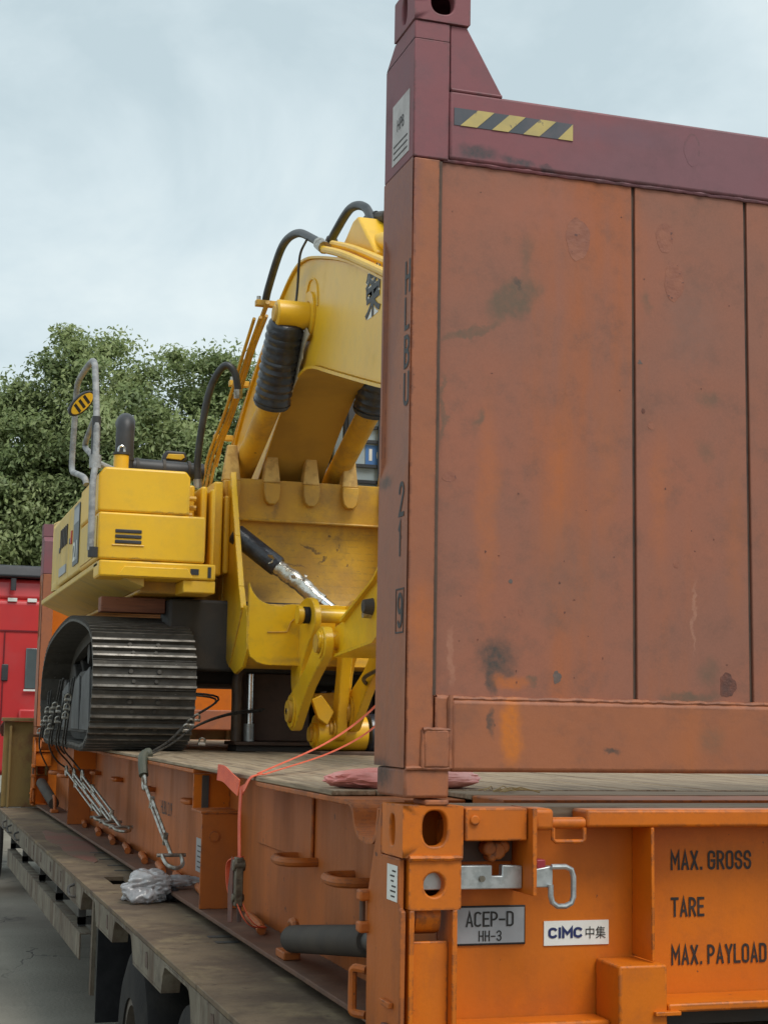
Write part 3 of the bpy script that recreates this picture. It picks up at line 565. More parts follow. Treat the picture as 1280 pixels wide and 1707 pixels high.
def end_wall(far):
    Y = (lambda y: FL-y) if far else (lambda y: y)
    def bx(x0, x1, y0, y1, z0, z1): return B(x0, x1, Y(y0), Y(y1), z0, z1)
    zb, zt = 1.885, 3.355
    hz0, hz1 = (3.357, 3.70) if not far else (3.10, 3.40); pz = 3.355 if not far else 3.098; cz0 = hz1+.052
    edges = [(.082, .6665), (.6775, 1.0295), (1.0405, 1.3975), (1.4085, 1.7605), (1.7715, 2.356)]
    for a, b in edges: bx(a, b, .012, .034, zb, zt).build('wall_panel', WALL, FR, .003)
    bx(.079, 2.359, .036, .05, 1.80, 3.40).build('wall_backing', ORANGE, FR)
    for a in (.672, 1.035, 1.403, 1.766): bx(a-.0053, a+.0053, .022, .035, zb, zt).build('panel_joint', mat('grimy_joint', (.12, .075, .055), .8, var=(.07, .05, .042), vscale=12), FR)
    bx(.128, 2.31, .0, .10, 1.69, 1.880).build('bottom_rail', RAILW, FR, .012, 3)
    bx(.105, 2.333, .0, .10, 3.362, 3.56).build('top_rail', MAROON, FR, .008, 3)
    MB().weld((.09, Y(.010), 1.8825), (2.35, Y(.010), 1.8825), .007).build('weld_bead', RAILW, FR)
    MB().weld((.09, Y(.010), 3.3585), (2.35, Y(.010), 3.3585), .006).build('weld_bead', MAROON, FR)
    for s in (0, 1):
        X = lambda x: mx_(x, s)
        # post with a sunken field on its outer side
        po = MB(); d = .010; y0, y1, z0, z1 = .004, .245, 2.495, min(3.19, pz-.05)
        sg = 1 if s == 0 else -1
        out = lambda x: X(x)
        # front, back and inner skins
        po.box(X(.004), X(.08), Y(0), Y(.018), 1.70, pz)
        po.box(X(.004), X(.105), Y(.242), Y(.26), 1.70, pz)
        po.box(X(.09), X(.105), Y(.036), Y(.241), 1.70, pz)
        o = po.build('post', RAILW, FR, .004)
        sk = MB()
        q = lambda y, z, dd: (X(dd), Y(y), z)
        ring0 = [(0, 1.70), (.26, 1.70), (.26, pz), (0, pz)]; ring1 = [(y0, z0), (y1, z0), (y1, z1), (y0, z1)]; ring2 = [(y0+.006, z0+.045), (y1-.006, z0+.045), (y1-.006, z1-.045), (y0+.006, z1-.045)]
        vs = [q(*p, 0) for p in ring0]+[q(*p, 0) for p in ring1]+[q(*p, d) for p in ring2]
        fs = [(k, (k+1) % 4, 4+(k+1) % 4, 4+k) for k in range(4)]+[(4+k, 4+(k+1) % 4, 8+(k+1) % 4, 8+k) for k in range(4)]+[(8, 9, 10, 11)]
        sk.add(vs, fs).build('post_side', RAILW, o)
        MB().tube([(X(.081), Y(.004), 1.89), (X(.081), Y(.004), 3.35)], .006, 8).build('weld_bead', DARKOLD, o)
        # lower end of the post
        bx(X(.002), X(.126), .0, .24, 1.622, 1.698).build('post_foot', RAILW, o, .008)
        bx(X(.052), X(.124), -.009, .012, 1.70, 1.80).build('foot_pad', RAILW, o, .006)
        MB().weld((X(.05), Y(-.002), 1.70), (X(.05), Y(-.002), 1.80), .006).build('weld_bead', RAILW, o)
        MB().weld((X(.126), Y(-.002), 1.70), (X(.126), Y(-.002), 1.89), .007).build('weld_bead', RAILW, o)
        MB().weld((X(.05), Y(-.004), 1.80), (X(.125), Y(-.004), 1.80), .006).build('weld_bead', RAILW, o)
        MB().weld((X(.004), Y(-.002), 1.699), (X(.126), Y(-.002), 1.699), .006).build('weld_bead', RAILW, o)
        bx(X(.085), X(.127), .001, .09, 1.70, 1.885).build('foot_gusset', RAILW, o, .004)
        # maroon head of the post
        u = MB().box(X(.0), X(.104), Y(0), Y(.26), hz0, hz1); u.add([(X(0), Y(0), hz1), (X(.104), Y(0), hz1), (X(.104), Y(.26), hz1), (X(0), Y(.26), hz1), (X(0), Y(0), cz0), (X(.104), Y(0), cz0), (X(.104), Y(.18), cz0), (X(0), Y(.18), cz0)],
              [(0, 1, 5, 4), (1, 2, 6, 5), (2, 3, 7, 6), (3, 0, 4, 7), (4, 5, 6, 7)])
        u.build('post_head', MAROON, FR, .004)
        if not far: MB().prism([(X(.107), 3.562), (X(.265), 3.562), (X(.155), 3.752), (X(.107), 3.752)], 'y', Y(.004), Y(.024)).build('gusset', MAROON, FR, .003)
        if not far: MB().tube([(X(.11), Y(.003), 3.563), (X(.26), Y(.003), 3.563)], .005, 8).build('weld_bead', MAROON, FR)
        xa, xb = sorted((X(-.003), X(.162)))
        casting('corner_casting', xa, xb, -.004, .178, cz0+.002, cz0+.12, (0, .0), (.034, .036), MAROON, far, ex=2.4)
end_wall(False); end_wall(True)

def wall_marks():
    # hazard stripe on the top rail, one tape with slanted fields
    x0, x1, za, zb_ = .118, .476, 3.461, 3.511
    tp = B(x0, x1, -.0016, .004, za, zb_).build('hazard_tape', STRK, FR, smooth=False)
    for k in range(4):
        a = x0+.018+k*.094; sk = .052; q = [(a, za), (a+.049, za), (a+.049+sk, zb_), (a+sk, zb_)]
        q = [(min(x, x1), z) for x, z in q]
        if k == 3: q = [(a+.012, za), (x1, za), (x1, zb_-.001)]
        MB().prism(q, 'y', -.0028, -.0008).build('tape_field', STRY, tp, smooth=False)
    P = lambda cx, cz, rx, rz, sd, m=PATCH, j=.05: ellipse_patch('paint_patch', m, FR, cx, cz, rx, rz, .012, sd, j)
    P(.498, 3.18, .037, .062, 1); P(.772, 3.215, .028, .045, 2); P(.800, 3.086, .031, .057, 3)
    ellipse_patch('paint_patch', MAROON, FR, .856, 3.485, .026, .05, .0, 6, .04)
    P(.958, 1.935, .026, .034, 7, RUST, .1); P(.437, 1.945, .012, .017, 8, GRIME, .12)
    P(.120, 2.475, .020, .014, 9); P(.665+.06, 2.66, .010, .012, 10, PATCH); P(.69, 2.84, .006, .006, 11, GRIME, .3)
    P(.70, 2.70, .006, .008, 21, RUST); P(.80, 2.27, .01, .011, 22); P(.33, 2.12, .007, .01, 23); P(.30, 2.2, .006, .006, 24, GRIME)
    # oil smear shapes
    def poly(pts, m, y=.012, th=.0012, name='grime_smear'):
        MB().prism(pts, 'y', y-th, y+.004).build(name, m, FR, smooth=False)
    rnd = random.Random(5)
    for _ in range(16):
        P(rnd.uniform(.12, .64), rnd.uniform(1.92, 2.3), rnd.uniform(.0012, .0032), rnd.uniform(.0012, .0036), rnd.randint(0, 999), RUST, .2)
    for _ in range(8):
        P(rnd.uniform(.69, 1.0), rnd.uniform(1.95, 3.1), rnd.uniform(.0012, .0032), rnd.uniform(.0012, .0036), rnd.randint(0, 999), RUST, .2)
    for _ in range(7):
        P(rnd.uniform(.09, .64), rnd.uniform(2.3, 3.3), rnd.uniform(.0012, .003), rnd.uniform(.0012, .003), rnd.randint(0, 999), RUST, .2)
    # vertical container number on the post side
    for ch, z in (('H', 2.985), ('L', 2.883), ('B', 2.775), ('U', 2.67)):
        strokes(ch, .094, (.0085, .080, z), 'left', BLACKF, FR, target_w=.047 if ch != 'L' else .040, th=.13)
    for ch, z in (('2', 2.365), ('1', 2.258), ('9', 2.065)):
        strokes(ch, .096, (-.0015, .074, z), 'left', BLACKF, FR, target_w=.045 if ch != '1' else .026, th=.13)
    fr = MB(); a0, a1, b0, b1 = .02, .088, 2.052, 2.172
    for (p, q_, r_, s_) in ((a0, a1, b0, b0+.004), (a0, a1, b1-.004, b1), (a0, a0+.004, b0+.004, b1-.004), (a1-.004, a1, b0+.004, b1-.004)): fr.box(-.0015, .001, p, q_, r_, s_)
    fr.build('number_frame', BLACKF, FR, smooth=False)
    st = B(-.0015, .001, .035, .185, 3.385, 3.565).build('post_sticker', mat('faded_sticker', (.52, .49, .48), .6, var=(.42, .39, .38), vscale=14), FR, smooth=False)
    text('HPB', .035, (-.0028, .14, 3.475), 'left', BLACKF, st, 'sticker_print', target_w=.06)
    for k in range(3): B(-.0026, -.0010, .05, .17, 3.40+.018*k, 3.404+.018*k).build('sticker_print', BLACKF, st, smooth=False)
wall_marks()

def base():
    for s in (0, 1):
        X = lambda x: mx_(x, s)
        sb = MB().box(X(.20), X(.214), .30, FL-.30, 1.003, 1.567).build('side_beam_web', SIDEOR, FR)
        MB().box(X(.03), X(.40), .30, FL-.30, .985, 1.002).build('bottom_flange', FLANGE, sb, .003)
        for a, b in ((3.08, FL-3.08), (.60, 1.84), (FL-1.84, FL-.60)):
            MB().box(X(.03), X(.40), a, b, 1.568, 1.586).build('top_flange', SIDEOR, sb, .004)
        for a, b in ((1.842, 3.078), (FL-3.078, FL-1.842)):
            MB().box(X(.16), X(.40), a, b, 1.568, 1.586).build('top_flange', SIDEOR, sb, .004)
        for Yf in ((lambda y: y), (lambda y: FL-y)):
            # flange dips under the folded wall hinge
            line = curve([(Yf(.598), 1.585, 0), (Yf(.56), 1.565, 0), (Yf(.535), 1.52, 0), (Yf(.49), 1.495, 0), (Yf(.40), 1.488, 0), (Yf(.345), 1.50, 0), (Yf(.325), 1.55, 0), (Yf(.318), 1.578, 0)], 4)
            MB().strip([(p.x, p.y) for p in line], 'x', X(.03), X(.20), .014).build('flange_dip', SIDEOR, sb)
            # transverse pocket plates
            MB().box(X(.031), X(.199), Yf(2.84), Yf(2.852), 1.003, 1.405).build('pocket_plate', SIDEOR, sb, .002)
            MB().box(X(.025), X(.199), Yf(2.835), Yf(3.068), 1.406, 1.416).build('pocket_shelf', SIDEOR, sb, .002)
            MB().box(X(.033), X(.199), Yf(3.07), Yf(3.08), 1.417, 1.567).build('pocket_plate', ORANGE, sb)
            MB().box(X(.07), X(.10), Yf(3.058), Yf(3.069), 1.418, 1.56).build('pocket_slot', FRAMED, sb)
            MB().cyl((X(.085), Yf(2.845), 1.31), (X(.085), Yf(2.832), 1.31), .022).build('plate_boss', SIDEOR, sb)
            MB().box(X(.186), X(.199), Yf(1.60), Yf(2.45), 1.31, 1.566).build('doubler_plate', SIDEOR, sb, .006)
            # bent rod lashing rings
            for yy in (1.62, .93):
                pts = curve([(X(.20), Yf(yy-.06), 1.315), (X(.13), Yf(yy-.06), 1.315), (X(.085), Yf(yy-.02), 1.315), (X(.085), Yf(yy+.10), 1.315), (X(.12), Yf(yy+.16), 1.315), (X(.20), Yf(yy+.17), 1.315)], 5)
                MB().tube(pts, .017, 10).build('lashing_ring', SIDEOR, sb)
        for yy in (3.9, 5.2, 6.5, 7.6):
            pts = curve([(X(.20), yy-.08, 1.40), (X(.15), yy-.08, 1.40), (X(.15), yy+.08, 1.40), (X(.20), yy+.08, 1.40)], 4)
            MB().tube(pts, .014, 8).build('lashing_ring', SIDEOR, sb)
        for yy in (2.25, 3.35, 3.95, 4.5, 5.1, 5.75, 6.4, 7.1, 7.9):
            pts = [(X(.185), yy+.26, 1.006), (X(.165), yy+.22, 1.02), (X(.15), yy+.12, 1.024), (X(.13), yy-.12, 1.024), (X(.115), yy-.22, 1.020)]
            MB().tube(pts, .019, 10).build('lashing_bar', SIDEOR, sb)
        # side stencils on the web
        if s == 0:
            text('45P3', .06, (.1985, 3.3, 1.20), 'left', BLACKF, sb, xs=.8)
            text('HLBU 219', .075, (.1985, 4.9, 1.28), 'left', BLACKF, sb, xs=.8)
            pl = B(.1975, .1995, 3.50, 3.82, 1.07, 1.23).build('data_plate', GREYPL, sb)
            for k in range(5): B(.1965, .198, 3.54, 3.78, 1.09+.025*k, 1.096+.025*k).build('plate_print', BLACKF, pl, smooth=False)
            for k in range(5): B(.1975, .1995, 3.2+.05*k, 3.225+.05*k, 1.43, 1.52).build('stencil_mark', BLACKF, sb, smooth=False)
        # assist spring cylinders on the side of both ends
        for Yf in ((lambda y: y), (lambda y: FL-y)):
            a, b = Vector((X(.075), Yf(1.40), 1.075)), Vector((X(.055), Yf(.44), 1.20)); d = (b-a).normalized()
            sp = MB().tube([a, a+d*.01, b-d*.01, b], [.040, .046, .046, .042], 24).build('spring_cylinder', mat('grey_spring_tube', (.058, .049, .043), .7, spec=.15, var=(.075, .062, .05), vscale=5, bump=.06), FR)
            MB().tube(curve([a-d*.09+Vector((0, 0, -.05)), a-d*.06+Vector((0, 0, .02)), a-d*.02+Vector((0, 0, .055)), a+d*.03+Vector((0, 0, .05)), a+d*.02+Vector((0, 0, 0))], 5), .014, 8).build('spring_hook', SIDEOR, sp)
            MB().box(a.x-.03, a.x+.03, Yf(1.52), Yf(1.40), 1.003, 1.03).build('hook_foot', SIDEOR, sp, .004)
            MB().cyl(b-d*.002, b+d*.09, .03).build('spring_rod', FRAMED, sp)
    # planks: lengthwise boards of the deck
    nb = 16; wd = (2.408-.03)/nb; rnd = random.Random(2)
    for i in range(nb):
        x0 = .03+i*wd; cuts = [.80, 3.1+rnd.uniform(-.2, .2)*(i > 0), 6.4+rnd.uniform(-.6, .6), FL-.80]
        for a, b in zip(cuts[:-1], cuts[1:]):
            dz = rnd.uniform(-.002, .003)
            MB().box(x0+.0025, x0+wd-.0025, a+.002, b-.002, 1.588, 1.606+dz).build('plank', WOOD, FR, .003, 1)
    for Yf in ((lambda y: y), (lambda y: FL-y)):
        B(.40, 2.03, Yf(.56), Yf(.795), 1.588, 1.604).build('plank', WOODX, FR, .003, 1)
        B(.40, 2.03, Yf(.30), Yf(.55), 1.570, 1.602).build('cross_plate', SIDEOR, FR, .004)
        B(.172, 2.266, Yf(.105), Yf(.292), 1.560, 1.594).build('plank', WOODX, FR, .003, 1)
        # header: sunken back face, top rail, lower lip, stiffeners, fork boxes
        B(.14, 2.298, Yf(.12), Yf(.132), 1.0, 1.559).build('header_plate', ORANGE, FR)
        B(.52, 1.918, Yf(.0), Yf(.10), 1.545, 1.592).build('header_rail', ORANGE, FR, .008, 3)
        lp = MB().box(.745, 1.69, Yf(-.03), Yf(.119), 1.060, 1.083).build('tunnel_lip', ORANGE, FR, .006)
        B(.745, 1.69, Yf(.108), Yf(.119), 1.0, 1.061).build('tunnel_mouth', FRAMED, FR)
        B(.162, .60, Yf(.02), Yf(.119), 1.0, 1.040).build('bottom_rail', ORANGE, FR, .008)
        B(1.84, 2.276, Yf(.02), Yf(.119), 1.0, 1.040).build('bottom_rail', ORANGE, FR, .008)
        for s in (0, 1):
            X = lambda x: mx_(x, s)
            B(X(.712), X(.721), Yf(.0), Yf(.119), 1.19, 1.544).build('stiffener', ORANGE, FR, .002)
            B(X(.600), X(.742), Yf(-.03), Yf(.118), .99, 1.186).build('fork_pocket_box', ORANGE, FR, .007, 3)
            B(X(.70), X(.775), Yf(-.045), Yf(.03), 1.055, 1.066).build('box_bracket', ORANGE, FR, .002)
            casting('corner_block', *sorted((X(.0), X(.167))), 0, .178, 1.470, 1.603, (0.005, .008), (.034, .046), ORANGE, Yf(0) > 1, ex=2.6)
            casting('lock_block', *sorted((X(.02), X(.163))), .002, .16, 1.337, 1.468, (-.002, -.002), (.029, .031), ORANGE, Yf(0) > 1, False, ex=2)
            MB().weld((X(.018), Yf(.0), 1.469), (X(.164), Yf(.0), 1.469), .007).build('weld_bead', ORANGE, FR)
            B(X(.06), X(.125), Yf(-.004), Yf(.10), 1.604, 1.618).build('hinge_pad', RAILW, FR, .004)
            # leg below the blocks
            lg = MB().box(X(.022), X(.036), Yf(.0), Yf(.12), .99, 1.336).build('corner_leg_plate', ORANGE, FR, .003)
            B(X(.140), X(.154), Yf(.0), Yf(.118), .99, 1.336).build('corner_leg_plate', ORANGE, FR, .003)
            B(X(.037), X(.139), Yf(.03), Yf(.04), .99, 1.255).build('leg_face', ORANGE, FR, .004)
            MB().strip([(p.x, p.y) for p in curve([(Yf(.035), 1.336, 0), (Yf(.030), 1.31, 0), (Yf(.045), 1.28, 0), (Yf(.08), 1.268, 0)], 5)], 'x', X(.05), X(.118), .008).build('hook_tongue', ORANGE, FR)
            B(X(.02), X(.16), Yf(-.01), Yf(.12), .985, .999).build('leg_sole', ORANGE, FR, .004)
            # side gusset of the corner
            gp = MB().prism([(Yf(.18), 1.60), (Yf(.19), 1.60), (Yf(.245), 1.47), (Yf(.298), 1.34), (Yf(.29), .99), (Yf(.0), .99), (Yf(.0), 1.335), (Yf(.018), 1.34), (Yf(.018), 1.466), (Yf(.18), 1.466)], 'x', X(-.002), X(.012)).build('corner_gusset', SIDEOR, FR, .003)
            # clip and grab handle on the gusset
            for z in (1.33, 1.245): B(X(-.028), X(.010), Yf(.275), Yf(.318), z, z+.03).build('clip_lug', SIDEOR, gp, .006)
            MB().cyl((X(-.012), Yf(.305), 1.262), (X(-.012), Yf(.305), 1.335), .008).build('clip_pin', DARKOLD, gp)
            MB().tube(curve([(X(.005), Yf(.31), 1.142), (X(-.02), Yf(.345), 1.142), (X(-.022), Yf(.352), 1.115), (X(-.022), Yf(.352), 1.05), (X(-.02), Yf(.345), 1.025), (X(.005), Yf(.31), 1.022)], 5), .012, 8).build('grab_handle', SIDEOR, gp)
            B(X(-.016), X(-.003), Yf(.05), Yf(.13), 1.085, 1.10).build('gusset_lug', SIDEOR, gp, .002)
            B(X(-.016), X(-.003), Yf(.06), Yf(.11), 1.03, 1.042).build('gusset_lug', RUST, gp, .002)
            # lock gear beside the corner
            B(X(.172), X(.346), Yf(-.004), Yf(.1), 1.512, 1.597).build('hinge_angle', ORANGE, FR, .004)
            MB().cyl((X(.196), Yf(-.012), 1.566), (X(.196), Yf(.01), 1.566), .013, n=16).build('hinge_pin_head', ORANGE, FR, .003)
            B(X(.349), X(.361), Yf(-.035), Yf(.119), 1.372, 1.598).build('lock_plate', ORANGE, FR, .002)
            B(X(.363), X(.421), Yf(-.01), Yf(.1), 1.538, 1.596).build('lock_bracket', ORANGE, FR, .012, 3)
            MB().cyl((X(.422), Yf(.02), 1.556), (X(.519), Yf(.02), 1.556), .016).build('hinge_rod', ORANGE, FR)
            MB().tube([(X(.421), Yf(.0), 1.545), (X(.421), Yf(.0), 1.515), (X(.428), Yf(.0), 1.509), (X(.505), Yf(.0), 1.509), (X(.512), Yf(.0), 1.515), (X(.512), Yf(.0), 1.545)], .006, 8).build('rod_keeper', ORANGE, FR)
            lb = MB().prism([(X(.05), 1.384), (X(.348), 1.384), (X(.348), 1.444), (X(.290), 1.446), (X(.290), 1.418), (X(.262), 1.418), (X(.262), 1.446), (X(.05), 1.446)], 'y', Yf(.034), Yf(.06)).build('lock_bar', GALV, FR, .003)
            MB().prism([(X(.362), 1.392), (X(.40), 1.392), (X(.412), 1.384), (X(.412), 1.448), (X(.362), 1.440)], 'y', Yf(-.022), Yf(.004)).build('bar_end', GALV, lb, .003)
            MB().cyl((X(.232), Yf(.026), 1.412), (X(.232), Yf(.034), 1.412), .008, n=12).build('bolt', ZINC, lb)
            B(X(.366), X(.392), Yf(-.02), Yf(.02), 1.425, 1.464).build('stop_block', REDP, FR, .003)
            hp = [(X(.405), 1.446), (X(.445), 1.446), (X(.462), 1.438), (X(.468), 1.42), (X(.468), 1.368), (X(.462), 1.352), (X(.445), 1.344), (X(.422), 1.344), (X(.408), 1.354), (X(.403), 1.372), (X(.403), 1.40)]
            MB().tube([(x, Yf(-.028), z) for x, z in hp], .0075, 10).build('bar_handle', GALV, lb)
            mbk = MB(); 
            for kk, (lx, lz, lr) in enumerate(((.262, 1.488, .020), (.283, 1.482, .024), (.30, 1.492, .018), (.268, 1.465, .012))): mbk.cyl((X(lx), Yf(.045), lz), (X(lx+.004), Yf(.10), lz), lr, n=10)
            mbk.build('latch_lump', SIDEOR, FR, .006)
            B(X(.17), X(.346), Yf(.104), Yf(.118), 1.45, 1.511).build('latch_recess', DARKOLD, FR)
    # plates and lettering of the near end
    ap = MB().box(.162, .392, .1145, .1195, 1.228, 1.332).build('plate_border', BLACKP, FR, .004)
    B(.166, .387, .1125, .1142, 1.234, 1.327).build('inspection_plate', GREYPL, ap, smooth=False)
    strokes('ACEP-D', .040, (.218, .1112, 1.277), 'front', BLACKP, ap, target_w=.138, th=.125, gap=.12)
    strokes('HH-3', .028, (.255, .1112, 1.239), 'front', BLACKP, ap, target_w=.066, th=.12, gap=.16)
    ci = B(.447, .640, .1165, .1195, 1.222, 1.287).build('maker_sticker', WHITE, FR, smooth=False)
    strokes('CIMC', .029, (.459, .1150, 1.241), 'front', NAVY, ci, target_w=.102, th=.23, w=.62, gap=.17)
    text('中集', .033, (.570, .1150, 1.238), 'front', BLACKP, ci, target_w=.060)
    for s_, z, w_ in (('MAX. GROSS', 1.418, .257), ('TARE', 1.290, .105), ('MAX. PAYLOAD', 1.159, .302)):
        strokes(s_, .0535, (.832, .1180, z), 'front', BLACKF, FR, target_w=w_)
    gs = B(-.0036, -.0024, .03, .115, 1.355, 1.447).build('gusset_sticker', WHITE, FR, smooth=False)
    rnd = random.Random(9)
    for k in range(6):
        a = rnd.uniform(.04, .06); B(-.0048, -.0034, a, a+rnd.uniform(.02, .045), 1.365+.013*k, 1.369+.013*k).build('sticker_print', BLACKF, gs, smooth=False)
base()

# ------------------------------------------------------------------ excavator
EX = thing('crawler_excavator', (1.19, 7.0, 1.606), 'yellow crawler excavator with folded boom loaded on the flat rack', 'excavator')
def track(x0, x1):
    prof = curve([(0, 8.15, 1.63), (0, 7.4, 1.625), (0, 6.4, 1.625), (0, 5.80, 1.63), (0, 5.50, 1.74), (0, 5.405, 1.95), (0, 5.43, 2.15), (0, 5.60, 2.31), (0, 6.05, 2.40), (0, 6.75, 2.455), (0, 7.5, 2.42), (0, 8.2, 2.33), (0, 8.55, 2.18), (0, 8.66, 1.95), (0, 8.50, 1.73)], 10, True)
    seg = [(prof[(i+1) % len(prof)]-prof[i]).length for i in range(len(prof))]; tot = sum(seg); n = round(tot/.178); pitch = tot/n
    xc = (x0+x1)/2; hw = (x1-x0)/2
    sh = MB().box(-hw, hw, -pitch*.49, pitch*.49, -.016, 0)
    for gy in (-pitch*.38, -pitch*.04, pitch*.30):
        sh.prism([(gy-.011, .0), (gy+.013, .0), (gy+.008, .024), (gy-.005, .024)], 'x', -hw, hw)
    for bxp in (-.085, .085):
        sh.cyl((bxp, pitch*.13, 0), (bxp, pitch*.13, .015), .014, n=8); sh.cyl((bxp*.8, -pitch*.2, 0), (bxp*.8, -pitch*.2, .012), .012, n=8)
    so_ = sh.build('track_shoe', STEELD, None, .002, 1, origin=(0, 0, 0)); me = so_.data
    me.materials.append(STEELW)
    for p in me.polygons:
        if p.center.z > .0239: p.material_index = 1
    bpy.data.objects.remove(so_)
    d = 0; i = 0; acc = 0; pts = []
    for k in range(n):
        t = k*pitch
        while acc+seg[i] < t: acc += seg[i]; i += 1
        f = (t-acc)/seg[i]; p = prof[i].lerp(prof[(i+1) % len(prof)], f); T = (prof[(i+1) % len(prof)]-prof[i]).normalized()
        pts.append((p, T))
    for p, T in pts:
        Nn = Vector((1, 0, 0)).cross(T)
        rot = Matrix(((1, T.x, Nn.x), (0, T.y, Nn.y), (0, T.z, Nn.z)))
        place('track_shoe', me, EX, (xc, p.y-Nn.y*.0, p.z-Nn.z*.0), rot)
    ch = MB(); m_ = len(prof)
    for cx in (xc-.07, xc+.07):
        vs = []; fs = []
        for i in range(m_):
            T = (prof[(i+1) % m_]-prof[i-1]).normalized(); Nn = Vector((1, 0, 0)).cross(T)
            for dx, dn in ((-.03, -.017), (.03, -.017), (.03, -.10), (-.03, -.10)): vs.append((cx+dx, prof[i].y+Nn.y*dn, prof[i].z+Nn.z*dn))
        for i in range(m_):
            j = (i+1) % m_
            for q in range(4): fs.append((i*4+q, i*4+(q+1) % 4, j*4+(q+1) % 4, j*4+q))
        ch.add(vs, fs)
    ch.build('track_chain', STEELD, EX)
    fr = MB().prism([(5.85, 1.86), (8.2, 1.86), (8.2, 2.04), (7.6, 2.13), (6.1, 2.13), (5.85, 2.02)], 'x', xc-.13, xc+.13).build('track_frame', FRAMED, EX, .015)
    MB().prism([(6.3, 1.70), (7.9, 1.70), (7.8, 1.90), (6.4, 1.90)], 'x', xc-.22, xc-.20).build('roller_guard', FRAMED, fr, .006)
    MB().prism([(6.3, 1.70), (7.9, 1.70), (7.8, 1.90), (6.4, 1.90)], 'x', xc+.20, xc+.22).build('roller_guard', FRAMED, fr, .006)
    for yy, zz, r in ((5.80, 1.985, .27), (8.25, 1.99, .26)):
        w_ = MB().cyl((xc-.06, yy, zz), (xc+.06, yy, zz), r, n=32); w_.cyl((xc-.11, yy, zz), (xc+.11, yy, zz), r*.82, n=32); w_.cyl((xc-.17, yy, zz), (xc+.17, yy, zz), .09, n=20)
        w_.build('idler_wheel' if yy < 7 else 'drive_sprocket', FRAMED, EX, .008)
    for yy in np.linspace(6.15, 8.0, 7): MB().tube([(xc-.16, yy, 1.80), (xc-.09, yy, 1.80), (xc+.09, yy, 1.80), (xc+.16, yy, 1.80)], [.07, .08, .08, .07], 16).build('bottom_roller', FRAMED, EX)
    for yy in (6.5, 7.4): MB().cyl((xc-.1, yy, 2.25), (xc+.1, yy, 2.25), .07).build('carrier_roller', FRAMED, EX)
    # worn inner side plates with mud
    for k, (a, b, zt) in enumerate(((6.0, 6.5, 2.12), (6.65, 7.1, 2.08), (7.4, 7.9, 2.05))):
        MB().prism([(a, 1.72), (b, 1.72), (b-.05, zt-.06), (a+.07, zt)], 'x', xc-.25+.012*k, xc-.235+.012*k).build('side_plate', mat('mud_grey_steel', (.10, .10, .10), .6, var=(.06, .06, .06), vscale=5, dirt=(.15, .14, .125), dscale=6, bump=.3), EX, .004)
track(-.15, .47); track(1.91, 2.53)
def undercarriage():
    MB().prism([(.42, 2.03), (1.96, 2.03), (1.96, 2.2), (1.75, 2.42), (.63, 2.42), (.42, 2.2)], 'y', 6.05, 7.95).build('centre_frame', FRAMED, EX, .02)
    MB().cyl((1.19, 7.0, 2.42), (1.19, 7.0, 2.565), .68, n=48).build('swing_ring', FRAMED, EX, .01)
    MB().box(.35, 2.05, 5.75, 6.04, 2.10, 2.55).build('frame_nose', FRAMED, EX, .02)
undercarriage()
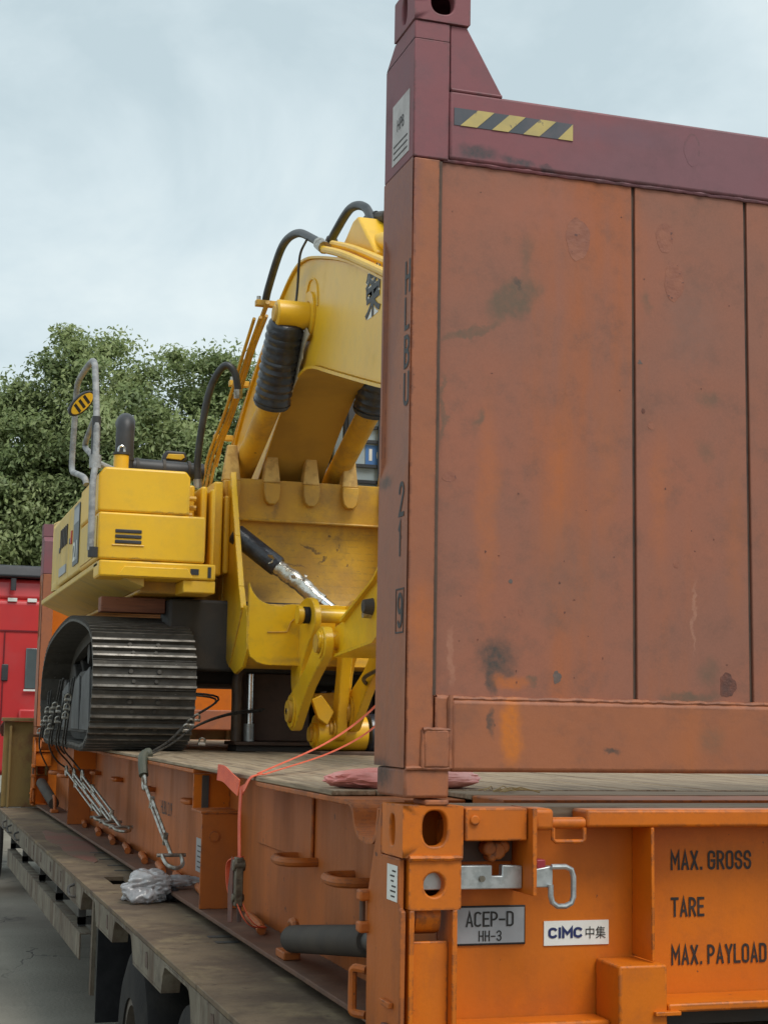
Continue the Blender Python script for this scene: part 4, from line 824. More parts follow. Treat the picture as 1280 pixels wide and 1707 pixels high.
def upper():
    # deck frame of the house
    MB().box(.14, 2.30, 6.25, 8.75, 2.566, 2.735).build('house_deck', YELD, EX, .01)
    MB().box(.14, .55, 5.61, 6.248, 2.566, 2.735).build('house_deck', YELD, EX, .01)
    MB().box(1.56, 2.30, 6.0, 6.248, 2.566, 2.735).build('house_deck', YELD, EX, .01)
    for s in (0, 1):
        X = (lambda x: x) if s == 0 else (lambda x: 2.38-x)
        MB().prism([(X(-.148), 2.735), (X(-.148), 2.700), (X(.138), 2.585), (X(.138), 2.735)], 'y', 5.42, 9.0).build('side_skirt', YELP, EX, .006)
    # right front boxes
    MB().box(-.148, .555, 5.335, 5.60, 2.635, 2.733).build('front_deck_beam', YEL, EX, .012)
    MB().prism([(-.04, 2.64), (.42, 2.64), (.38, 2.70), (.0, 2.70)], 'y', 5.318, 5.334).build('step_plate', YEL, EX, .005)
    MB().box(.36, .556, 5.345, 5.62, 2.556, 2.633).build('lower_bracket', YEL, EX, .008)
    MB().box(.40, .45, 5.329, 5.334, 2.665, 2.70).build('beam_slot', DKPL, EX)
    MB().box(.505, .525, 5.329, 5.334, 2.65, 2.715).build('beam_slot', DKPL, EX)
    lo = MB().box(-.160, .487, 5.345, 6.25, 2.738, 3.022).build('tool_box', YEL, EX, .015, 4)
    MB().box(-.166, -.161, 5.38, 6.2, 2.76, 3.0).build('box_side_panel', YELP, lo, .002)
    for k in range(3):
        z = 2.835+.032*k
        MB().box(-.058, .10, 5.338, 5.346, z, z+.021).build('vent_slot', DKPL, lo, .004)
    MB().tube([(-.075, 5.342, 2.825), (.115, 5.342, 2.825)], .004, 6).build('vent_rim', YEL, lo)
    up = MB().prism([(-.166, 3.026), (.388, 3.026), (.388, 3.26), (.360, 3.296), (-.13, 3.296), (-.166, 3.25)], 'y', 5.36, 6.25).build('fuel_tank', YEL, EX, .015, 4)
    # engine side doors down the flank
    z0, z1 = 2.745, 3.26
    for a, b in ((6.262, 6.95), (6.962, 7.62)):
        dr = MB().prism([(-.160, z0), (.2, z0), (.2, z1+.03), (-.10, z1+.03), (-.160, z1-.03)], 'y', a, b).build('engine_door', YELP, EX, .012, 3)
        MB().box(-.166, -.160, b-.12, b-.05, 2.98, 3.02).build('door_handle', DKPL, dr, .003)
    MB().box(.2, .95, 6.262, 7.28, 2.745, 3.33).build('engine_hood', YEL, EX, .03, 3)
    MB().box(.2, 2.34, 7.3, 7.62, 2.745, 3.33).build('engine_hood', YEL, EX, .03, 3)
    MB().box(1.9, 2.53, 7.25, 7.62, 2.745, 3.25).build('left_locker', YEL, EX, .02, 3)
    # counterweight, rounded in plan
    pl = [(-.155, 7.635), (-.155, 8.15)]
    for k in range(7):
        a = math.pi/2*k/6; pl.append((.32-.475*math.cos(a), 8.15+.42*math.sin(a)))
    for k in range(7):
        a = math.pi/2*k/6; pl.append((2.06+.475*math.sin(a), 8.15+.42*math.cos(a)))
    pl += [(2.535, 7.635)]
    MB().prism(pl, 'z', 2.745, 3.27).build('counterweight', YELP, EX, .07, 5, ang=30)
    # flank decals: dark stripe with figures, tall faint letters, red mark
    st = B(-.1675, -.163, 6.30, 6.62, 2.80, 3.20).build('flank_stripe', mat('dark_decal', (.05, .06, .075), .35, var=(.09, .1, .115), vscale=5), EX, smooth=False)
    B(-.1685, -.166, 6.32, 6.60, 3.08, 3.18).build('stripe_field', GREYPL, st, smooth=False)
    text('21', .13, (-.1695, 6.60, 2.83), 'left', WHITE, st, target_w=.24, bold=.02)
    for k in range(5):
        B(-.1675, -.160, 7.05+.1*k, 7.09+.1*k, 3.00, 3.14).build('flank_letter_stroke', BLACKF, EX, smooth=False)
    B(-.1675, -.160, 6.74, 6.80, 2.97, 3.06).build('red_mark', mat('red_print', (.5, .05, .02), .5), EX, smooth=False)
    B(-.1675, -.160, 7.05, 7.5, 2.80, 2.86).build('flank_small_print', GREYPL, EX, smooth=False)
    # roof fittings
    sk = MB().tube(curve([(.115, 6.35, 3.28), (.115, 6.35, 3.45), (.115, 6.35, 3.66), (.12, 6.37, 3.745), (.13, 6.45, 3.78), (.13, 6.52, 3.775)], 6), .062, 20).build('exhaust_stack', DKPL, EX)
    MB().ring((.115, 6.35, 3.50), (.115, 6.35, 3.52), .066, .058).build('stack_collar', FRAMED, sk)
    MB().tube([(.10, 6.42, 3.472), (.66, 6.42, 3.462)], .062, 18).build('intake_pipe', DKPL, EX)
    for x in (.2, .38, .55): MB().ring((x, 6.42, 3.47), (x+.02, 6.42, 3.47), .067, .06).build('pipe_clamp', FRAMED, EX)
    fc = MB().tube([(.035, 5.9, 3.29), (.035, 5.9, 3.455), (.035, 5.9, 3.46)], [.048, .048, .044], 20).build('filler_neck', YEL, EX)
    MB().tube([(.035, 5.9, 3.461), (.035, 5.9, 3.475)], .054, 20).build('filler_cap', DKPL, fc)
    MB().tube(curve([(.017, 5.9, 3.475), (.017, 5.9, 3.505), (.035, 5.9, 3.52), (.053, 5.9, 3.505), (.053, 5.9, 3.475)], 4), .007, 8).build('padlock', CHROME, fc)
    mr = MB().prism([(.40, 3.54), (.54, 3.53), (.575, 3.57), (.56, 3.622), (.43, 3.625), (.405, 3.59)], 'y', 6.55, 6.60).build('roof_mirror', DKPL, EX, .012, 3)
    MB().prism([(.425, 3.565), (.53, 3.56), (.555, 3.58), (.545, 3.602), (.44, 3.598)], 'y', 6.535, 6.549).build('mirror_face', YEL, mr, .004)
    MB().cyl((.48, 6.58, 3.33), (.48, 6.58, 3.54), .012).build('mirror_stem', DKPL, mr)
    # grab rail with foam wrapping along the right front edge
    hr = MB().tube(curve([(-.205, 5.30, 2.78), (-.205, 5.30, 2.95), (-.205, 5.32, 3.18), (-.19, 5.36, 3.33), (-.19, 5.40, 3.60), (-.19, 5.56, 3.90), (-.19, 5.64, 3.985), (-.19, 5.85, 4.03), (-.19, 6.45, 4.05), (-.19, 6.60, 4.0), (-.19, 6.64, 3.85), (-.19, 6.70, 3.52), (-.19, 6.60, 3.44), (-.19, 6.4, 3.40), (-.17, 6.1, 3.33), (-.16, 6.05, 3.28)], 6), .020, 12).build('grab_rail', FOAM, EX)
    MB().tube(curve([(-.19, 5.42, 3.62), (-.20, 5.62, 3.56), (-.20, 5.86, 3.50), (-.19, 5.66, 3.42), (-.16, 5.5, 3.34), (-.06, 5.5, 3.30)], 6), .018, 10).build('rail_brace', FOAM, hr)
    MB().tube([(-.19, 5.395, 3.33), (-.19, 5.395, 3.60)], .027, 12).build('rail_sleeve', DKPL, hr)
    MB().cyl((-.19, 5.30, 2.74), (-.19, 5.30, 2.80), .03).build('rail_foot', DKPL, hr)
    MB().tube([(-.19, 5.37, 3.28), (-.19, 5.375, 3.36)], .036, 12).build('rail_tape', FOAM, hr)
    # round mirror clamped on the rail
    c = Vector((-.235, 5.85, 3.765)); nrm = Vector((.25, -1, -.25)).normalized(); x = Vector((.55, .0, .62)); x = (x-nrm*x.dot(nrm)).normalized(); y = nrm.cross(x)
    def disc(rx, ry, off, th, n=28):
        mb = MB(); vs = []
        for sgn in (0, 1):
            vs += [c+nrm*(off+sgn*th)+x*rx*math.cos(2*math.pi*k/n)+y*ry*math.sin(2*math.pi*k/n) for k in range(n)]
        return mb.add(vs, [tuple(range(n)), tuple(range(n, 2*n))]+[(k, (k+1) % n, n+(k+1) % n, n+k) for k in range(n)])
    m_ = disc(.105, .052, -.02, .03).build('rail_mirror', DKPL, EX, .006)
    disc(.090, .040, .0105, .004).build('mirror_face', YEL, m_)
    for q in (-.045, -.005, .035):
        mbs = MB(); cc = c+nrm*.0155+x*q
        mbs.add([cc-x*.010-y*.03, cc+x*.010-y*.03, cc+x*.016+y*.03, cc-x*.004+y*.03], [(0, 1, 2, 3)]); mbs.build('mirror_mark', BLACKP, m_, smooth=False)
    # black hose arching to the boom
    hs = MB().tube(curve([(.60, 6.25, 3.36), (.585, 6.22, 3.52), (.60, 6.15, 3.78), (.635, 6.08, 4.0), (.70, 6.0, 4.12), (.765, 5.98, 4.08), (.80, 6.0, 3.96)], 7), .024, 12).build('arched_hose', HOSE, EX)
    MB().tube([(.60, 6.25, 3.33), (.595, 6.245, 3.39)], .03, 10).build('hose_fitting', ZINC, hs)
    MB().tube([(.80, 6.0, 3.97), (.803, 6.01, 3.91)], .028, 10).build('hose_fitting', ZINC, hs)
    # valves and brackets between tank and boom foot
    for (x0, x1, y0, z0, z1) in ((.40, .46, 5.6, 3.03, 3.25), (.49, .53, 5.55, 2.80, 3.24), (.545, .575, 5.5, 2.74, 3.22), (.60, .66, 5.7, 2.70, 3.30), (.68, .72, 5.75, 2.72, 3.22)):
        MB().box(x0, x1, y0, y0+.4, z0, z1).build('foot_bracket', YEL, EX, .014, 3)
    for (x, y, z) in ((.40, 5.52, 3.05), (.43, 5.55, 3.10), (.42, 5.5, 3.15)): MB().cyl((x-.03, y, z), (x+.03, y, z), .016, n=8).build('pipe_union', YELD, EX)
upper()
def cab():
    x0, x1, y0, y1, z0, z1 = 1.60, 2.52, 6.15, 7.22, 2.74, 4.45
    cb = MB().box(x0, x1, y0, y1, z0, 3.05); cb.box(x0, x1, 7.1, y1, 3.05, z1); cb.box(x0+.02, x1-.02, y0+.05, y1, z1-.08, z1)
    c = cb.build('cab_shell', DKPL, EX, .02, 3)
    for x in (x0, x1-.06):
        for y in (y0, 6.6): MB().box(x, x+.06, y, y+.07, 3.05, z1-.08).build('cab_pillar', DKPL, c, .01)
    MB().box(x0+.061, x1-.061, y0+.02, y0+.028, 3.06, z1-.1).build('front_window', GLASSB, c)
    MB().box(x0+.02, x0+.028, y0+.071, 7.09, 3.06, z1-.1).build('side_window', GLASSB, c)
    MB().box(x1-.028, x1-.02, y0+.071, 7.09, 3.06, z1-.1).build('side_window', GLASSB, c)
    for z in (3.28, 3.42, 3.53, 3.70, 3.80, 4.0): MB().box(x0+.06, x1-.06, y0-.006, y0+.012, z, z+.022).build('guard_bar', DKPL, c)
    for x in (1.815, 1.96, 2.11, 2.26, 2.4): MB().box(x, x+.022, y0-.022, y0-.007, 3.05, z1-.1).build('guard_bar', DKPL, c)
    st = MB().box(1.735, 1.93, y0+.0145, y0+.0185, 3.555, 3.69).build('number_sticker', BLUEST, c, smooth=False)
    text('10', .085, (1.76, y0+.0125, 3.58), 'front', WHITE, st, target_w=.13, bold=.02)
    MB().box(x0-.02, x0-.001, y0+.0, y0+.05, 3.05, 4.3).build('window_seal', BLACKR, c)
cab()
XB0, XB1 = 1.0, 1.38
def boom():
    lower = curve([(2.15, 3.12, 0), (2.7, 3.30, 0), (3.46, 3.505, 0), (4.33, 3.755, 0), (4.75, 3.875, 0), (5.0, 3.90, 0), (5.28, 3.85, 0), (5.6, 3.70, 0), (6.05, 3.42, 0), (6.5, 3.12, 0), (6.95, 2.86, 0)], 4)
    upper_ = curve([(7.32, 3.02, 0), (7.22, 3.50, 0), (6.75, 3.92, 0), (6.2, 4.24, 0), (5.75, 4.47, 0), (5.35, 4.60, 0), (5.05, 4.60, 0), (4.65, 4.50, 0), (4.1, 4.32, 0), (3.48, 4.06, 0), (2.7, 3.72, 0), (2.12, 3.45, 0)], 4)
    poly = [(p.x, p.y) for p in lower]+[(p.x, p.y) for p in upper_]
    # two web plates and closing plates
    b = MB().prism(poly, 'x', XB0, XB1).build('boom', YEL, EX, .006, 2, ang=28)
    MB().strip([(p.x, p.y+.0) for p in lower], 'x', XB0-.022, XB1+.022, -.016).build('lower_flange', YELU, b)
    MB().strip([(p.x, p.y+.0005) for p in lower], 'x', XB0-.030, XB0-.0225, -.017).build('flange_edge', YEL, b)
    MB().strip([(p.x, p.y) for p in upper_], 'x', XB0-.018, XB1+.018, -.014).build('upper_flange', YEL, b)
    # pin boss of the boom cylinders
    ps = MB().tube([(.79, 4.95, 4.225), (.80, 4.95, 4.225), (.99, 4.95, 4.225), (1.0, 4.95, 4.225)], [.072, .084, .084, .10], 28).build('pin_boss', YEL, b)
    MB().tube([(.776, 4.95, 4.225), (.789, 4.95, 4.225)], [.045, .055], 20).build('pin_cap', YELD, ps)
    MB().ring((.985, 4.95, 4.225), (.999, 4.95, 4.225), .15, .09).build('boss_plate', YEL, ps)
    MB().tube([(1.38, 4.95, 4.225), (1.59, 4.95, 4.225)], .084, 28).build('pin_boss', YEL, b)
    MB().tube([(p[0], p[1], p[2]) for p in curve([(.997, 4.75, 4.24), (.997, 4.77, 4.36), (.997, 4.85, 4.43), (.997, 4.95, 4.44), (.997, 5.03, 4.36)], 5)], .007, 8).build('weld_bead', YEL, b)
    # boom cylinders with dark wrapped rods
    for x in (.865, 1.505):
        a = Vector((x, 4.97, 4.19)); s1 = Vector((x, 5.31, 3.74)); e_ = Vector((x, 6.9, 3.13)); dirn = (s1-a).normalized()
        cy = MB().tube([s1-dirn*.03, s1+(e_-s1)*.5, e_], .074, 24).build('boom_cylinder', YELD, EX)
        pts = []; rs = []
        for k in range(49):
            t = k/48; pts.append(a.lerp(s1, t)); rs.append(.110+.0045*math.sin(k*1.45)+.004*random.random())
        rs[0] = .08; rs[1] = .10; rs[2] = .106; rs[-1] = .108
        wr = MB().tube(pts, rs, 26).build('rod_wrapping', SLEEVE, cy)
        MB().ring(s1-dirn*.03, s1-dirn*.018, .117, .09).build('binding', HOSE, wr)
    # light backing card seen beside the wrapped rod
    rp = [(4.90, 4.14), (4.83, 4.08), (4.92, 4.05), (4.97, 4.01), (4.98, 3.97), (5.06, 3.93), (5.09, 3.87), (5.17, 3.84), (5.24, 3.80), (5.34, 3.785), (5.43, 3.74), (5.49, 3.735), (5.40, 3.90), (5.22, 4.05)]
    MB().prism([(y, z) for y, z in rp], 'x', .968, .975).build('torn_wrapping', mat('pale_wrap', (.52, .47, .36), .7, var=(.42, .37, .27), vscale=20, bump=.4), EX, smooth=False)
    # hard lines along the boom back
    for dx, off in ((-.05, .05), (.05, .085)):
        pts = [(XB0+dx-.02, y, z+off) for y, z in ((7.35, 3.62), (7.1, 3.80), (6.6, 4.08), (6.1, 4.33), (5.78, 4.47))]
        MB().tube(curve(pts, 5), .017, 8).build('hard_line', YELD, b)
    for k in range(3):
        MB().tube(curve([(.92-.03*k, 5.75+.05*k, 4.42), (.92-.03*k, 6.15, 4.26), (.92-.03*k, 6.7, 3.96), (.88-.03*k, 7.05, 3.70), (.84-.03*k, 7.1, 3.45)], 5), .012, 8).build('hard_line', YELD, b)
    for y, z in ((5.82, 4.48), (6.6, 4.1), (7.1, 3.8)):
        MB().box(.86, 1.0, y-.02, y+.03, z+.02, z+.06).build('line_clamp', YELD, b, .004)
        MB().cyl((.88, y, z+.06), (.88, y, z+.085), .014, n=8).build('bolt', ZINC, b)
    for dx, oz in ((-.015, .012), (.045, .05)):
        MB().tube(curve([(XB0+dx, 4.62, 4.535+oz), (XB0+dx, 4.2, 4.385+oz), (XB0+dx, 3.6, 4.14+oz), (XB0+dx, 2.8, 3.80+oz)], 5), .022, 10).build('hard_line', YEL, b)
    # hoses over the boom bend
    h = MB().tube(curve([(.93, 5.86, 4.52), (.93, 5.75, 4.62), (.94, 5.45, 4.80), (.96, 5.15, 4.80), (.98, 4.85, 4.68), (.99, 4.62, 4.565)], 7), .026, 12).build('boom_hose', HOSE, b)
    MB().tube([(.985, 4.70, 4.605), (.99, 4.60, 4.55)], .038, 10).build('hose_fitting', ZINC, h)
    MB().tube(curve([(.955, 4.88, 4.68), (.95, 5.02, 4.62), (.96, 5.10, 4.45), (.94, 5.06, 4.33), (.90, 4.97, 4.30)], 6), .008, 6).build('grease_line', HOSE, b)
    for k, pts in enumerate(([(1.16, 5.10, 4.74), (1.16, 4.98, 4.78), (1.18, 4.72, 4.85), (1.2, 4.48, 4.78), (1.2, 4.32, 4.62), (1.2, 4.25, 4.50)], [(1.19, 4.78, 4.62), (1.21, 4.66, 4.68), (1.22, 4.50, 4.72), (1.23, 4.36, 4.70)], [(1.25, 4.30, 4.67), (1.27, 4.1, 4.62), (1.28, 3.9, 4.50)])):
        hh = MB().tube(curve(pts, 7), .027, 12).build('boom_hose', HOSE, b)
        p0, p1 = Vector(pts[0]), Vector(pts[1]); MB().tube([p0-(p1-p0)*.3, p0+(p1-p0)*.35], .038, 10).build('hose_fitting', FRAMED, hh)
    MB().prism([(4.75, 4.54), (4.55, 4.60), (4.40, 4.66), (4.30, 4.66), (4.12, 4.50), (3.95, 4.36), (3.95, 4.25), (4.75, 4.5)], 'x', 1.10, 1.30).build('arm_cylinder_bracket', YEL, b, .012)
    MB().tube([(1.2, 4.34, 4.50), (1.2, 3.9, 4.40), (1.2, 2.9, 4.12)], .07, 20).build('arm_cylinder', YEL, EX)
    # painted characters with a pale outline on the boom flank
    for dxy, m_, bo, off in ((0, WHITE, .055, .0018), (0, BLACKP, .015, .0032)):
        for i, ch in enumerate('榮鑫'):
            y = 3.77-.36*i; z = 3.90-.13*i
            text(ch, .27, (XB0-off, y, z), 'left', m_, b, 'boom_character', target_w=.27, bold=bo)
boom()
def bucket():
    x0, x1 = .72, 1.84
    side = [(5.74, 3.33), (5.56, 2.93), (5.40, 2.60), (5.33, 2.50), (5.22, 2.475), (5.17, 2.40), (5.16, 2.22), (5.26, 2.12), (5.48, 2.08), (5.72, 2.15), (5.92, 2.32), (6.06, 2.57), (6.12, 2.86), (6.08, 3.10), (5.96, 3.33)]
    bk = MB().prism(side, 'x', x0, x0+.022).build('bucket_side', YELG, EX, .003)
    MB().prism(side, 'x', x1-.022, x1).build('bucket_side', YELG, bk, .003)
    # cutter edge thickening of the side plates
    ed = [(5.74, 3.36), (5.555, 2.93), (5.395, 2.60), (5.31, 2.46)]
    for a in (x0-.014, x1-.022): MB().strip(ed, 'x', a, a+.036, -.028).build('side_cutter', YELG, bk, .003)
    # floor sheet from lip to hinge
    floor = curve([(5.905, 3.36, 0), (5.94, 3.2, 0), (5.98, 3.0, 0), (5.985, 2.78, 0), (5.94, 2.55, 0), (5.82, 2.36, 0), (5.66, 2.22, 0), (5.46, 2.14, 0), (5.28, 2.16, 0), (5.20, 2.24, 0), (5.19, 2.40, 0), (5.22, 2.49, 0)], 5)
    MB().strip([(p.x, p.y) for p in floor], 'x', x0+.022, x1-.022, .022).build('bucket_floor', YELD, bk, ang=40)
    MB().prism([(5.885, 3.36), (5.935, 3.36), (5.955, 3.10), (5.915, 3.10)], 'x', x0+.023, x1-.023).build('lip_plate', YELD, bk, .004)
    MB().tube([(x0+.025, 5.913, 3.095), (x1-.025, 5.913, 3.095)], .009, 8).build('weld_bead', YELD, bk)
    # scuffs of bare steel inside
    rnd = random.Random(4)
    # hinge box plate along the front with curved shoulders
    sh = curve([(x0+.004, 2.62, 0), (x0+.03, 2.56, 0), (x0+.09, 2.505, 0), (x0+.20, 2.485, 0), (x0+.30, 2.50, 0), (x1-.30, 2.50, 0), (x1-.2, 2.485, 0), (x1-.09, 2.505, 0), (x1-.03, 2.56, 0), (x1-.004, 2.62, 0)], 4)
    MB().prism([(p.x, p.y) for p in sh]+[(x1-.004, 2.24), (x1-.02, 2.18), (x1-.06, 2.145), (x1-.12, 2.13), (x0+.12, 2.13), (x0+.06, 2.145), (x0+.02, 2.18), (x0+.004, 2.24)], 'y', 5.15, 5.185).build('hinge_plate', YELG, bk, .008, 3)
    MB().tube([(x0+.12, 5.145, 2.325), (x0+.24, 5.145, 2.33), (x0+.262, 5.145, 2.39), (x0+.285, 5.145, 2.41)], .004, 6).build('weld_bead', YELD, bk)
    ear = curve([(5.16, 2.50, 0), (5.0, 2.53, 0), (4.86, 2.50, 0), (4.79, 2.42, 0), (4.82, 2.33, 0), (4.95, 2.24, 0), (5.08, 2.12, 0), (5.14, 1.98, 0), (5.23, 1.94, 0), (5.31, 2.0, 0), (5.33, 2.13, 0)], 4)
    for x in (1.035, 1.325): MB().prism([(p.x, p.y) for p in ear], 'x', x, x+.04).build('bucket_ear', YELG, bk, .006)
    pn = MB().tube([(.985, 4.92, 2.42), (1.40, 4.92, 2.42)], .042, 20).build('bucket_pin', YELG, bk)
    MB().tube([(.962, 4.92, 2.42), (.99, 4.92, 2.42)], .055, 20).build('pin_cap', YELG, pn)
    MB().tube([(1.0, 4.92, 2.42), (1.034, 4.92, 2.42)], .050, 20).build('pin_collar', BLACKR, pn)
    # outer guard strips on the side plate
    MB().tube([(x0-.003, 5.86, 2.98), (x0-.003, 5.93, 2.45)], .006, 6).build('weld_bead', YELD, bk)
    MB().tube([(x0-.003, 5.30, 2.46), (x0-.003, 5.62, 2.13)], .006, 6).build('weld_bead', YELD, bk)
    # teeth
    for x in np.linspace(x0+.03, x1-.03, 5):
        t = MB()
        t.add([(x-.056, 5.865, 3.34), (x+.056, 5.865, 3.34), (x+.056, 5.965, 3.34), (x-.056, 5.965, 3.34), (x-.032, 5.885, 3.575), (x+.032, 5.885, 3.575), (x+.032, 5.93, 3.575), (x-.032, 5.93, 3.575)],
              [(0, 1, 2, 3), (4, 5, 6, 7), (0, 1, 5, 4), (1, 2, 6, 5), (2, 3, 7, 6), (3, 0, 4, 7)])
        to = t.build('bucket_tooth', TOOTH, bk, .008)
        ad = [(x-.056, 3.338), (x-.056, 3.27), (x-.045, 3.22), (x-.02, 3.195), (x+.02, 3.195), (x+.045, 3.22), (x+.056, 3.27), (x+.056, 3.338)]
        MB().prism(ad, 'y', 5.850, 5.912).build('tooth_adapter', YELD, to, .007)
bucket()
def arm():
    # arm from the boom tip back down to the bucket pin
    poly = [(4.42, 2.16), (4.52, 2.22), (4.50, 2.33), (4.30, 2.36), (3.70, 2.545), (2.9, 3.02), (2.35, 3.45), (2.05, 3.48), (1.98, 3.25), (2.4, 2.85), (3.1, 2.45), (3.7, 2.21)]
    a = MB().prism(poly, 'x', 1.07, 1.31).build('arm', YELG, EX, .008)
    MB().strip([(4.30, 2.362), (3.70, 2.547), (2.9, 3.022), (2.35, 3.452)], 'x', 1.045, 1.335, .016).build('arm_flange', YELG, a)
    MB().strip([(4.42, 2.158), (3.7, 2.208), (3.1, 2.448), (2.4, 2.848)], 'x', 1.045, 1.335, -.016).build('arm_flange', YELG, a)
    MB().tube([(1.02, 3.78, 2.40), (1.07, 3.78, 2.40)], [.035, .045], 14).build('arm_boss', FRAMED, a)
    MB().cyl((1.025, 3.80, 2.36), (1.07, 3.80, 2.36), .02).build('grease_fitting', ZINC, a)
    MB().tube([(.96, 4.45, 2.25), (1.42, 4.45, 2.25)], .05, 20).build('arm_pin', YELG, a)
    def dogbone(x, th, p, q, rp, rq, name, m=YELG):
        p, q = Vector((p[0], p[1])), Vector((q[0], q[1])); d = (q-p).normalized(); n = Vector((-d.y, d.x)); pts = []
        for k in range(13):
            ang = math.pi*k/12; pts.append(p-d*rp*math.sin(ang)+n*rp*math.cos(ang))
        for t, w_ in ((.3, .72), (.5, .62), (.7, .75)): pts.append(p.lerp(q, t)-n*w_*(rp+(rq-rp)*t))
        for k in range(13):
            ang = math.pi*k/12; pts.append(q+d*rq*math.sin(ang)-n*rq*math.cos(ang))
        for t, w_ in ((.7, .75), (.5, .62), (.3, .72)): pts.append(p.lerp(q, t)+n*w_*(rp+(rq-rp)*t))
        o = MB().prism([(v.x, v.y) for v in pts], 'x', x, x+th).build(name, m, EX, .006)
        for c_, r in ((p, rp), (q, rq)):
            MB().tube([(x-.03, c_.x, c_.y), (x-.001, c_.x, c_.y)], r*.55, 20).build('pin_cap', YELD, o)
            MB().ring((x-.010, c_.x, c_.y), (x-.001, c_.x, c_.y), r*.85, r*.6).build('pin_bush', m, o)
        return o
    dogbone(.985, .055, (4.47, 2.235), (5.08, 1.86), .095, .115, 'bucket_link'); dogbone(1.34, .055, (4.47, 2.235), (5.08, 1.86), .095, .115, 'bucket_link')
    dogbone(1.255, .065, (4.98, 2.36), (5.12, 1.76), .085, .075, 'arm_link')
    MB().tube([(.95, 5.08, 1.86), (.984, 5.08, 1.86)], .02, 10).build('link_bolt', CHROME, EX)
    # bucket cylinder lying low with wrapped end
    cl = MB().tube([(1.16, 5.20, 1.735), (1.47, 5.20, 1.735)], .105, 28).build('bucket_cylinder', YELG, EX)
    MB().tube([(1.14, 5.20, 1.725), (1.17, 5.20, 1.725)], .07, 16).build('cylinder_eye', YELG, cl)
    MB().tube([(1.122, 5.2, 1.725), (1.14, 5.2, 1.725)], .045, 12).build('eye_bolt', YELD, cl)
    MB().tube([(1.471, 5.20, 1.735), (1.49, 5.20, 1.735), (1.60, 5.20, 1.735), (1.72, 5.2, 1.735)], [.09, .118, .122, .118], 24).build('rod_wrapping', SLEEVE, cl)
    MB().prism([(1.10, 1.93), (1.16, 1.96), (1.24, 1.86), (1.20, 1.78), (1.14, 1.82)], 'y', 5.06, 5.10).build('eye_plate', YELG, cl, .006)
    MB().prism([(1.17, 1.97), (1.48, 1.99), (1.5, 1.85), (1.2, 1.84)], 'y', 5.28, 5.36).build('cylinder_yoke', YELD, cl, .01)
    MB().box(1.15, 1.7, 5.02, 5.36, 1.607, 1.628).build('cylinder_rest', DARKOLD, cl, .004)
    MB().tube(curve([(1.30, 4.0, 2.15), (1.26, 4.2, 2.10), (1.28, 4.6, 2.05), (1.42, 4.9, 2.0)], 6), .012, 8).build('arm_hose', HOSE, a)
    MB().tube(curve([(1.28, 4.1, 2.08), (1.33, 4.3, 2.13), (1.38, 4.5, 2.06), (1.44, 4.8, 2.03)], 6), .012, 8).build('arm_hose', HOSE, a)
arm()

# ------------------------------------------------------------------ loose things around the machine
def rod_in_bucket():
    a, b = Vector((.735, 5.66, 2.97)), Vector((1.33, 5.32, 2.455)); d = (b-a).normalized()
    r = thing('hydraulic_rod', tuple(b), 'chrome rod in torn silver film and black sleeve lying inside the bucket', 'rod')
    MB().tube([a, a+d*.01, a+d*.35, a+d*.36], [.055, .066, .066, .06], 22).build('black_sleeve', SLEEVE, r)
    pts = []; rs = []
    for k in range(16):
        t = .32+.40*k/15; pts.append(a+d*t+Vector((random.uniform(-.004, .004),)*3)); rs.append(.052+random.uniform(-.004, .005))
    MB().tube(pts, rs, 18).build('silver_film', SILVER, r, ang=25)
    MB().tube([a+d*.6, b], .038, 20).build('rod', CHROME, r)
    for k in range(9):
        t = .30+.42*random.random(); c = a+d*t+Vector((random.uniform(-.03, .03), -.05, random.uniform(.0, .06)))
        e1 = Vector((random.uniform(-.04, .04), -.01, random.uniform(-.03, .05))); e2 = Vector((random.uniform(-.03, .03), -.02, random.uniform(-.03, .03)))
        MB().add([c, c+e1, c+e1+e2, c+e2, c+Vector((.001, .003, 0)), c+e1+Vector((.001, .003, 0)), c+e1+e2+Vector((.001, .003, 0)), c+e2+Vector((.001, .003, 0))], [(0, 1, 2, 3), (7, 6, 5, 4), (0, 1, 5, 4), (1, 2, 6, 5), (2, 3, 7, 6), (3, 0, 4, 7)]).build('film_flap', SILVER, r, smooth=False)
rod_in_bucket()
def stand():
    s = thing('steel_stand', (.99, 5.9, 1.607), 'dark brown steel stand with bent tube frame under the bucket', 'stand')
    MB().box(.84, 1.30, 5.86, 6.0, 1.67, 2.10).build('back_panel', DARKOLD, s, .008)
    MB().box(.78, 1.32, 5.70, 6.02, 1.645, 1.668).build('base_plate', DARKOLD, s, .005)
    MB().box(.80, 1.30, 5.74, 6.0, 1.607, 1.644).build('base_skid', FRAMED, s, .004)
    MB().tube(curve([(.81, 5.80, 1.67), (.81, 5.80, 1.9), (.81, 5.80, 2.06), (.84, 5.80, 2.12), (.92, 5.80, 2.135), (1.3, 5.80, 2.135)], 6), .035, 14).build('bent_tube', mat('brown_tube', (.12, .08, .05), .5, var=(.08, .055, .04), vscale=8), s)
    MB().tube([(.885, 5.77, 1.67), (.885, 5.77, 2.09)], .026, 18).build('chrome_post', CHROME, s)
    MB().tube([(.885, 5.77, 1.67), (.885, 5.77, 1.78)], .033, 18).build('post_collar', GALV, s)
stand()
tb = MB().box(-.06, .345, 5.86, 6.0, 2.46, 2.555).build('timber_block', TIMBER, None, .006, 2, origin=(.14, 5.93, 2.46))
tag(tb, 'red brown timber block wedged between left track and the yellow house', 'timber')

